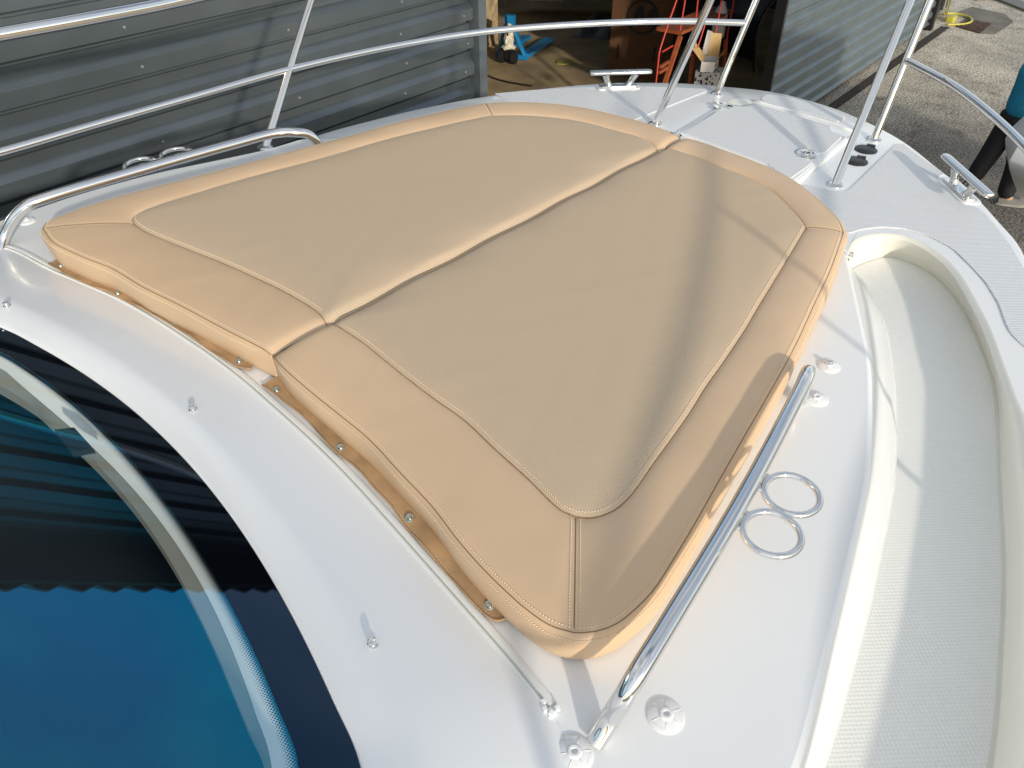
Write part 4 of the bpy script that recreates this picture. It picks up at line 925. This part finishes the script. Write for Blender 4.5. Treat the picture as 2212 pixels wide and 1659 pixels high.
obj('printed_crate', box(ctr[0] + .03, ctr[1], zb_ / 2 + .0 - .002, .26, .30, zb_ - .004, math.atan2(e2[1], e2[0])), M_crate, label='black and white printed crate under the open white carton', cat='crate')
# dark boat stored at the right of the doorway
dk = empty('dark_boat', (0, 0, 0), label='black-hulled boat with a thin grey line in the right side of the doorway', cat='boat')
arc = [yat(a, b, 3.6) for a, b in ((1682, -14), (1674, 0), (1655, 27), (1640, 60), (1633, 110), (1634, 160), (1645, 220))]
obj('grey_line', tube(catmull(arc, 6), .012, 8), M_pipe, dk, smooth=True)
ac = resample(catmull(arc, 6), 24)
obj('dark_hull', loft([ac + [-.02, .04, 0], ac + [.05, .03, 0], ac + [.5, .25, 0], ac + [.9, 1.2, 0], ac + [.3, 2.0, 0]]), M_tyre, dk, smooth=True)

# ------------------------------------------------------------------ neighbouring boat whose bow shows at the right edge
nb = empty('neighbour_boat', tuple(yat(2182, 345, -.70)), label='white bow of a second boat cut by the right edge of the photo', cat='boat')
def nhull():
    cs = []
    for i in range(26):
        t_ = i / 25; x = 4.6 * t_; w = 1.15 * (1 - (1 - min(1, x / 2.6)) ** 2.1) ** .62 if x > 0 else .0
        sc = 1 + .5 * min(1, x / 2.6)
        prof_ = [(.88, .27, .05), (.94, .255, .035), (.95, .20, .035), (.90, .175, .06), (.98, .08, .015), (1.0, 0, 0), (.96, -.06 * sc, .02), (.8, -.13 * sc, .07), (.45, -.27 * sc, .18), (0, -.36 * sc, .30)]
        row = [(x + xo * math.exp(-x * .6), w * a_, z_1) for (a_, z_1, xo) in prof_]
        cs.append(row + [(a, -b, c) for a, b, c in row[-2::-1]])
    return loft(cs)
nh = obj('hull', nhull(), M_gel, nb, smooth=50)
dkk = []
for i in range(26):
    x = 4.6 * i / 25; w = 1.15 * (1 - (1 - min(1, x / 2.6)) ** 2.1) ** .62 if x > 0 else 0
    dkk.append([(x + .05, w * .88 * a_,   .262 + .03 * (1 - a_ * a_)) for a_ in np.linspace(-1, 1, 9)])
obj('deck', loft(dkk), M_gel, nb, smooth=50)
obj('cabin', slab(rounded([(1.6, -.6), (4.2, -.8), (4.2, .8), (1.6, .6)], .3), .25, .95, .08), M_gel, nb, smooth=40)
obj('keel_stand', join(beam((1.2, 0, -.6), (1.2, 0, -1.7), .1, .1), beam((3.6, -.5, -.6), (3.6, -.5, -1.7), .1, .1), beam((3.6, .5, -.6), (3.6, .5, -1.7), .1, .1)), M_blue, nb)
nb.rotation_euler = (0, 0, math.radians(-46))

# ------------------------------------------------------------------ person walking past the bow
M_jacket = mat('blue_jacket', (.01, .26, .44), .7, bump=(8, .02, .7)); M_trouser = mat('dark_trousers', (.012, .013, .018), .75, bump=(9, .02, .6))
M_shoe = mat('grey_shoe', (.14, .14, .14), .6); M_sole = mat('pale_sole', (.30, .30, .29), .6); M_skin = mat('skin', (.48, .30, .21), .5); M_hair = mat('hair', (.03, .02, .015), .6)
def skin(name, pts, edges, rad, m, parent, sub=2):
    me = bpy.data.meshes.new(name); me.from_pydata([tuple(p) for p in pts], edges, []); o = bpy.data.objects.new(name, me); COL.objects.link(o); o.parent = parent
    md = o.modifiers.new('s', 'SKIN'); 
    for i, r in enumerate(rad): me.skin_vertices[0].data[i].radius = (r, r) if not isinstance(r, tuple) else r
    me.skin_vertices[0].data[0].use_root = True; md.use_smooth_shade = True
    sb = o.modifiers.new('b', 'SUBSURF'); sb.levels = sb.render_levels = sub
    dg = bpy.context.evaluated_depsgraph_get(); me2 = bpy.data.meshes.new_from_object(o.evaluated_get(dg)); o.modifiers.clear(); o.data = me2; me2.materials.append(m)
    for p in me2.polygons: p.use_smooth = True
    return o
ft = gat(2163, 440)
per = empty('person', tuple(ft), label='person in a blue jacket, dark trousers and grey shoes beside the white bow', cat='person')
# own axes: a = screen-right along the yard, f = away from the camera
ra = MW @ RB[0]; ra[2] = 0; ra /= np.linalg.norm(ra); fa = MW @ RB[2]; fa[2] = 0; fa /= np.linalg.norm(fa)
def B3(a, f, z): return ra * a + fa * f + np.array([0, 0, z])
body_p = [B3(-.17, .0, .93), B3(-.17, .0, 1.10), B3(-.15, 0, 1.28), B3(-.12, 0, 1.44), B3(-.09, 0, 1.52), B3(-.05, 0, 1.64), B3(-.03, 0, 1.72),
          B3(-.19, .08, .88), B3(-.27, .10, .50), B3(-.37, .10, .22), B3(-.30, .10, .12),
          B3(-.15, -.08, .88), B3(-.05, -.08, .48), B3(-.01, -.02, .10), B3(.08, -.03, .05),
          B3(-.13, .18, 1.40), B3(-.12, .22, 1.14), B3(.08, .20, 1.04), B3(.15, .19, 1.02),
          B3(-.13, -.18, 1.40), B3(-.10, -.23, 1.14), B3(.10, -.21, 1.03), B3(.17, -.20, 1.01)]
body_e = [(0, 1), (1, 2), (2, 3), (3, 4), (4, 5), (5, 6), (0, 7), (7, 8), (8, 9), (9, 10), (0, 11), (11, 12), (12, 13), (13, 14), (3, 15), (15, 16), (16, 17), (17, 18), (3, 19), (19, 20), (20, 21), (21, 22)]
body_r = [.13, .12, .13, .11, .055, .085, .08, .09, .065, .042, .035, .09, .065, .042, .035, .06, .045, .035, .03, .06, .045, .035, .03]
skin('body', body_p, body_e, body_r, M_skin, per)
skin('trousers', [B3(-.17, 0, 1.00), B3(-.17, 0, .92), B3(-.19, .08, .84), B3(-.27, .10, .50), B3(-.365, .10, .19), B3(-.15, -.08, .84), B3(-.06, -.08, .48), B3(-.01, -.02, .075)], [(0, 1), (1, 2), (2, 3), (3, 4), (1, 5), (5, 6), (6, 7)], [.165, .17, .13, .105, .085, .13, .105, .09], M_trouser, per)
skin('jacket', [B3(-.17, 0, .90), B3(-.17, 0, 1.10), B3(-.15, 0, 1.28), B3(-.12, 0, 1.44), B3(-.13, .18, 1.40), B3(-.12, .23, 1.15), B3(.06, .20, 1.05), B3(-.13, -.18, 1.40), B3(-.10, -.24, 1.15), B3(.08, -.21, 1.04)], [(0, 1), (1, 2), (2, 3), (3, 4), (4, 5), (5, 6), (3, 7), (7, 8), (8, 9)], [.19, .175, .19, .14, .085, .068, .055, .085, .068, .055], M_jacket, per)
skin('hair', [B3(-.045, 0, 1.72), B3(-.05, 0, 1.77), B3(-.07, 0, 1.67)], [(0, 1), (0, 2)], [.095, .07, .08], M_hair, per)
fc = B3(.065, 0, 1.68)
for dx, dz, r in ((.0, .0, .016), ): obj('nose', disc(fc, tuple(ra), [(.016, -.02), (.013, .0), (.004, .015)], 10), M_skin, per, smooth=True)
for k in (-1, 1): obj('eye', disc(fc + fa * .03 * k + [0, 0, .025] - ra * .012, tuple(ra), [(.009, -.01), (.008, .004), (.002, .007)], 10), M_shoe, per, smooth=True)
obj('mouth', box(*(fc + [0, 0, -.035] - ra * .008), .012, .04, .008, math.atan2(ra[1], ra[0])), M_redp, per)
for base, dirv in ((body_p[18], B3(.9, -.1, -.3)), (body_p[22], B3(.9, .0, -.3))):
    dv_ = dirv / np.linalg.norm(dirv); sv = np.cross(dv_, [0, 0, 1.]); sv /= np.linalg.norm(sv); pts = [base - dv_ * .01, base + dv_ * .05, base + dv_ * .08]; ed = [(0, 1), (1, 2)]; rd = [.026, (.035, .016), (.036, .014)]
    for k, l in enumerate((.055, .068, .072, .064)):
        o_ = sv * (k - 1.5) * .019; i = len(pts); pts += [base + dv_ * .085 + o_, base + dv_ * (.085 + l * .5) + o_ * 1.05, base + dv_ * (.085 + l * .85) + o_ - np.array([0, 0, .018])]; ed += [(2, i), (i, i + 1), (i + 1, i + 2)]; rd += [.010, .0085, .0075]
    i = len(pts); pts += [base + dv_ * .03 - sv * .035, base + dv_ * .07 - sv * .055]; ed += [(0, i), (i, i + 1)]; rd += [.011, .009]
    skin('hand', pts, ed, rd, M_skin, per, 1)
def shoe(c, d, tilt):
    d = d / np.linalg.norm(d); s_ = np.cross(d, [0, 0, 1.]); cs = []
    for t_, w, h in ((-.10, .020, .035), (-.095, .034, .075), (-.05, .040, .095), (.0, .041, .085), (.05, .044, .062), (.11, .047, .048), (.16, .040, .038), (.19, .018, .025)):
        p = c + d * t_ + np.array([0, 0, -t_ * tilt]); cs.append([tuple(p + s_ * w * math.cos(a_) * (1 if math.sin(a_) < .2 else .75) + np.array([0, 0, 1]) * (.022 + max(0, math.sin(a_)) * h)) for a_ in np.linspace(-.2, math.pi + .2, 12)])
    sh = obj('shoe', loft(cs), M_shoe, per, smooth=60)
    sol = [(c + d * t_)[:2] + (s_ * w * k)[:2] for k in (1, -1) for t_, w in (((-.105, .022), (-.05, .043), (.05, .046), (.12, .050), (.18, .035), (.198, .01)) if k == 1 else ((.198, .01), (.18, .035), (.12, .050), (.05, .046), (-.05, .043), (-.105, .022)))]
    z0 = c[2]; obj('sole', slab([tuple(p) for p in sol], z0 + .0, z0 + .026), M_sole, sh)
shoe(B3(.03, -.03, .002), B3(.9, -.22, 0), 0); shoe(B3(-.34, .10, .13), B3(.75, .05, -.6), 0)
obj('dangling_cable', tube(catmull([gat(2112, 377, .25) , gat(2080, 396, .10), gat(2064, 407, .02), gat(2040, 418, .02)], 8), .008, 8), M_black, smooth=True, label='thin black cable trailing on the yard by the trousered legs', cat='cable')
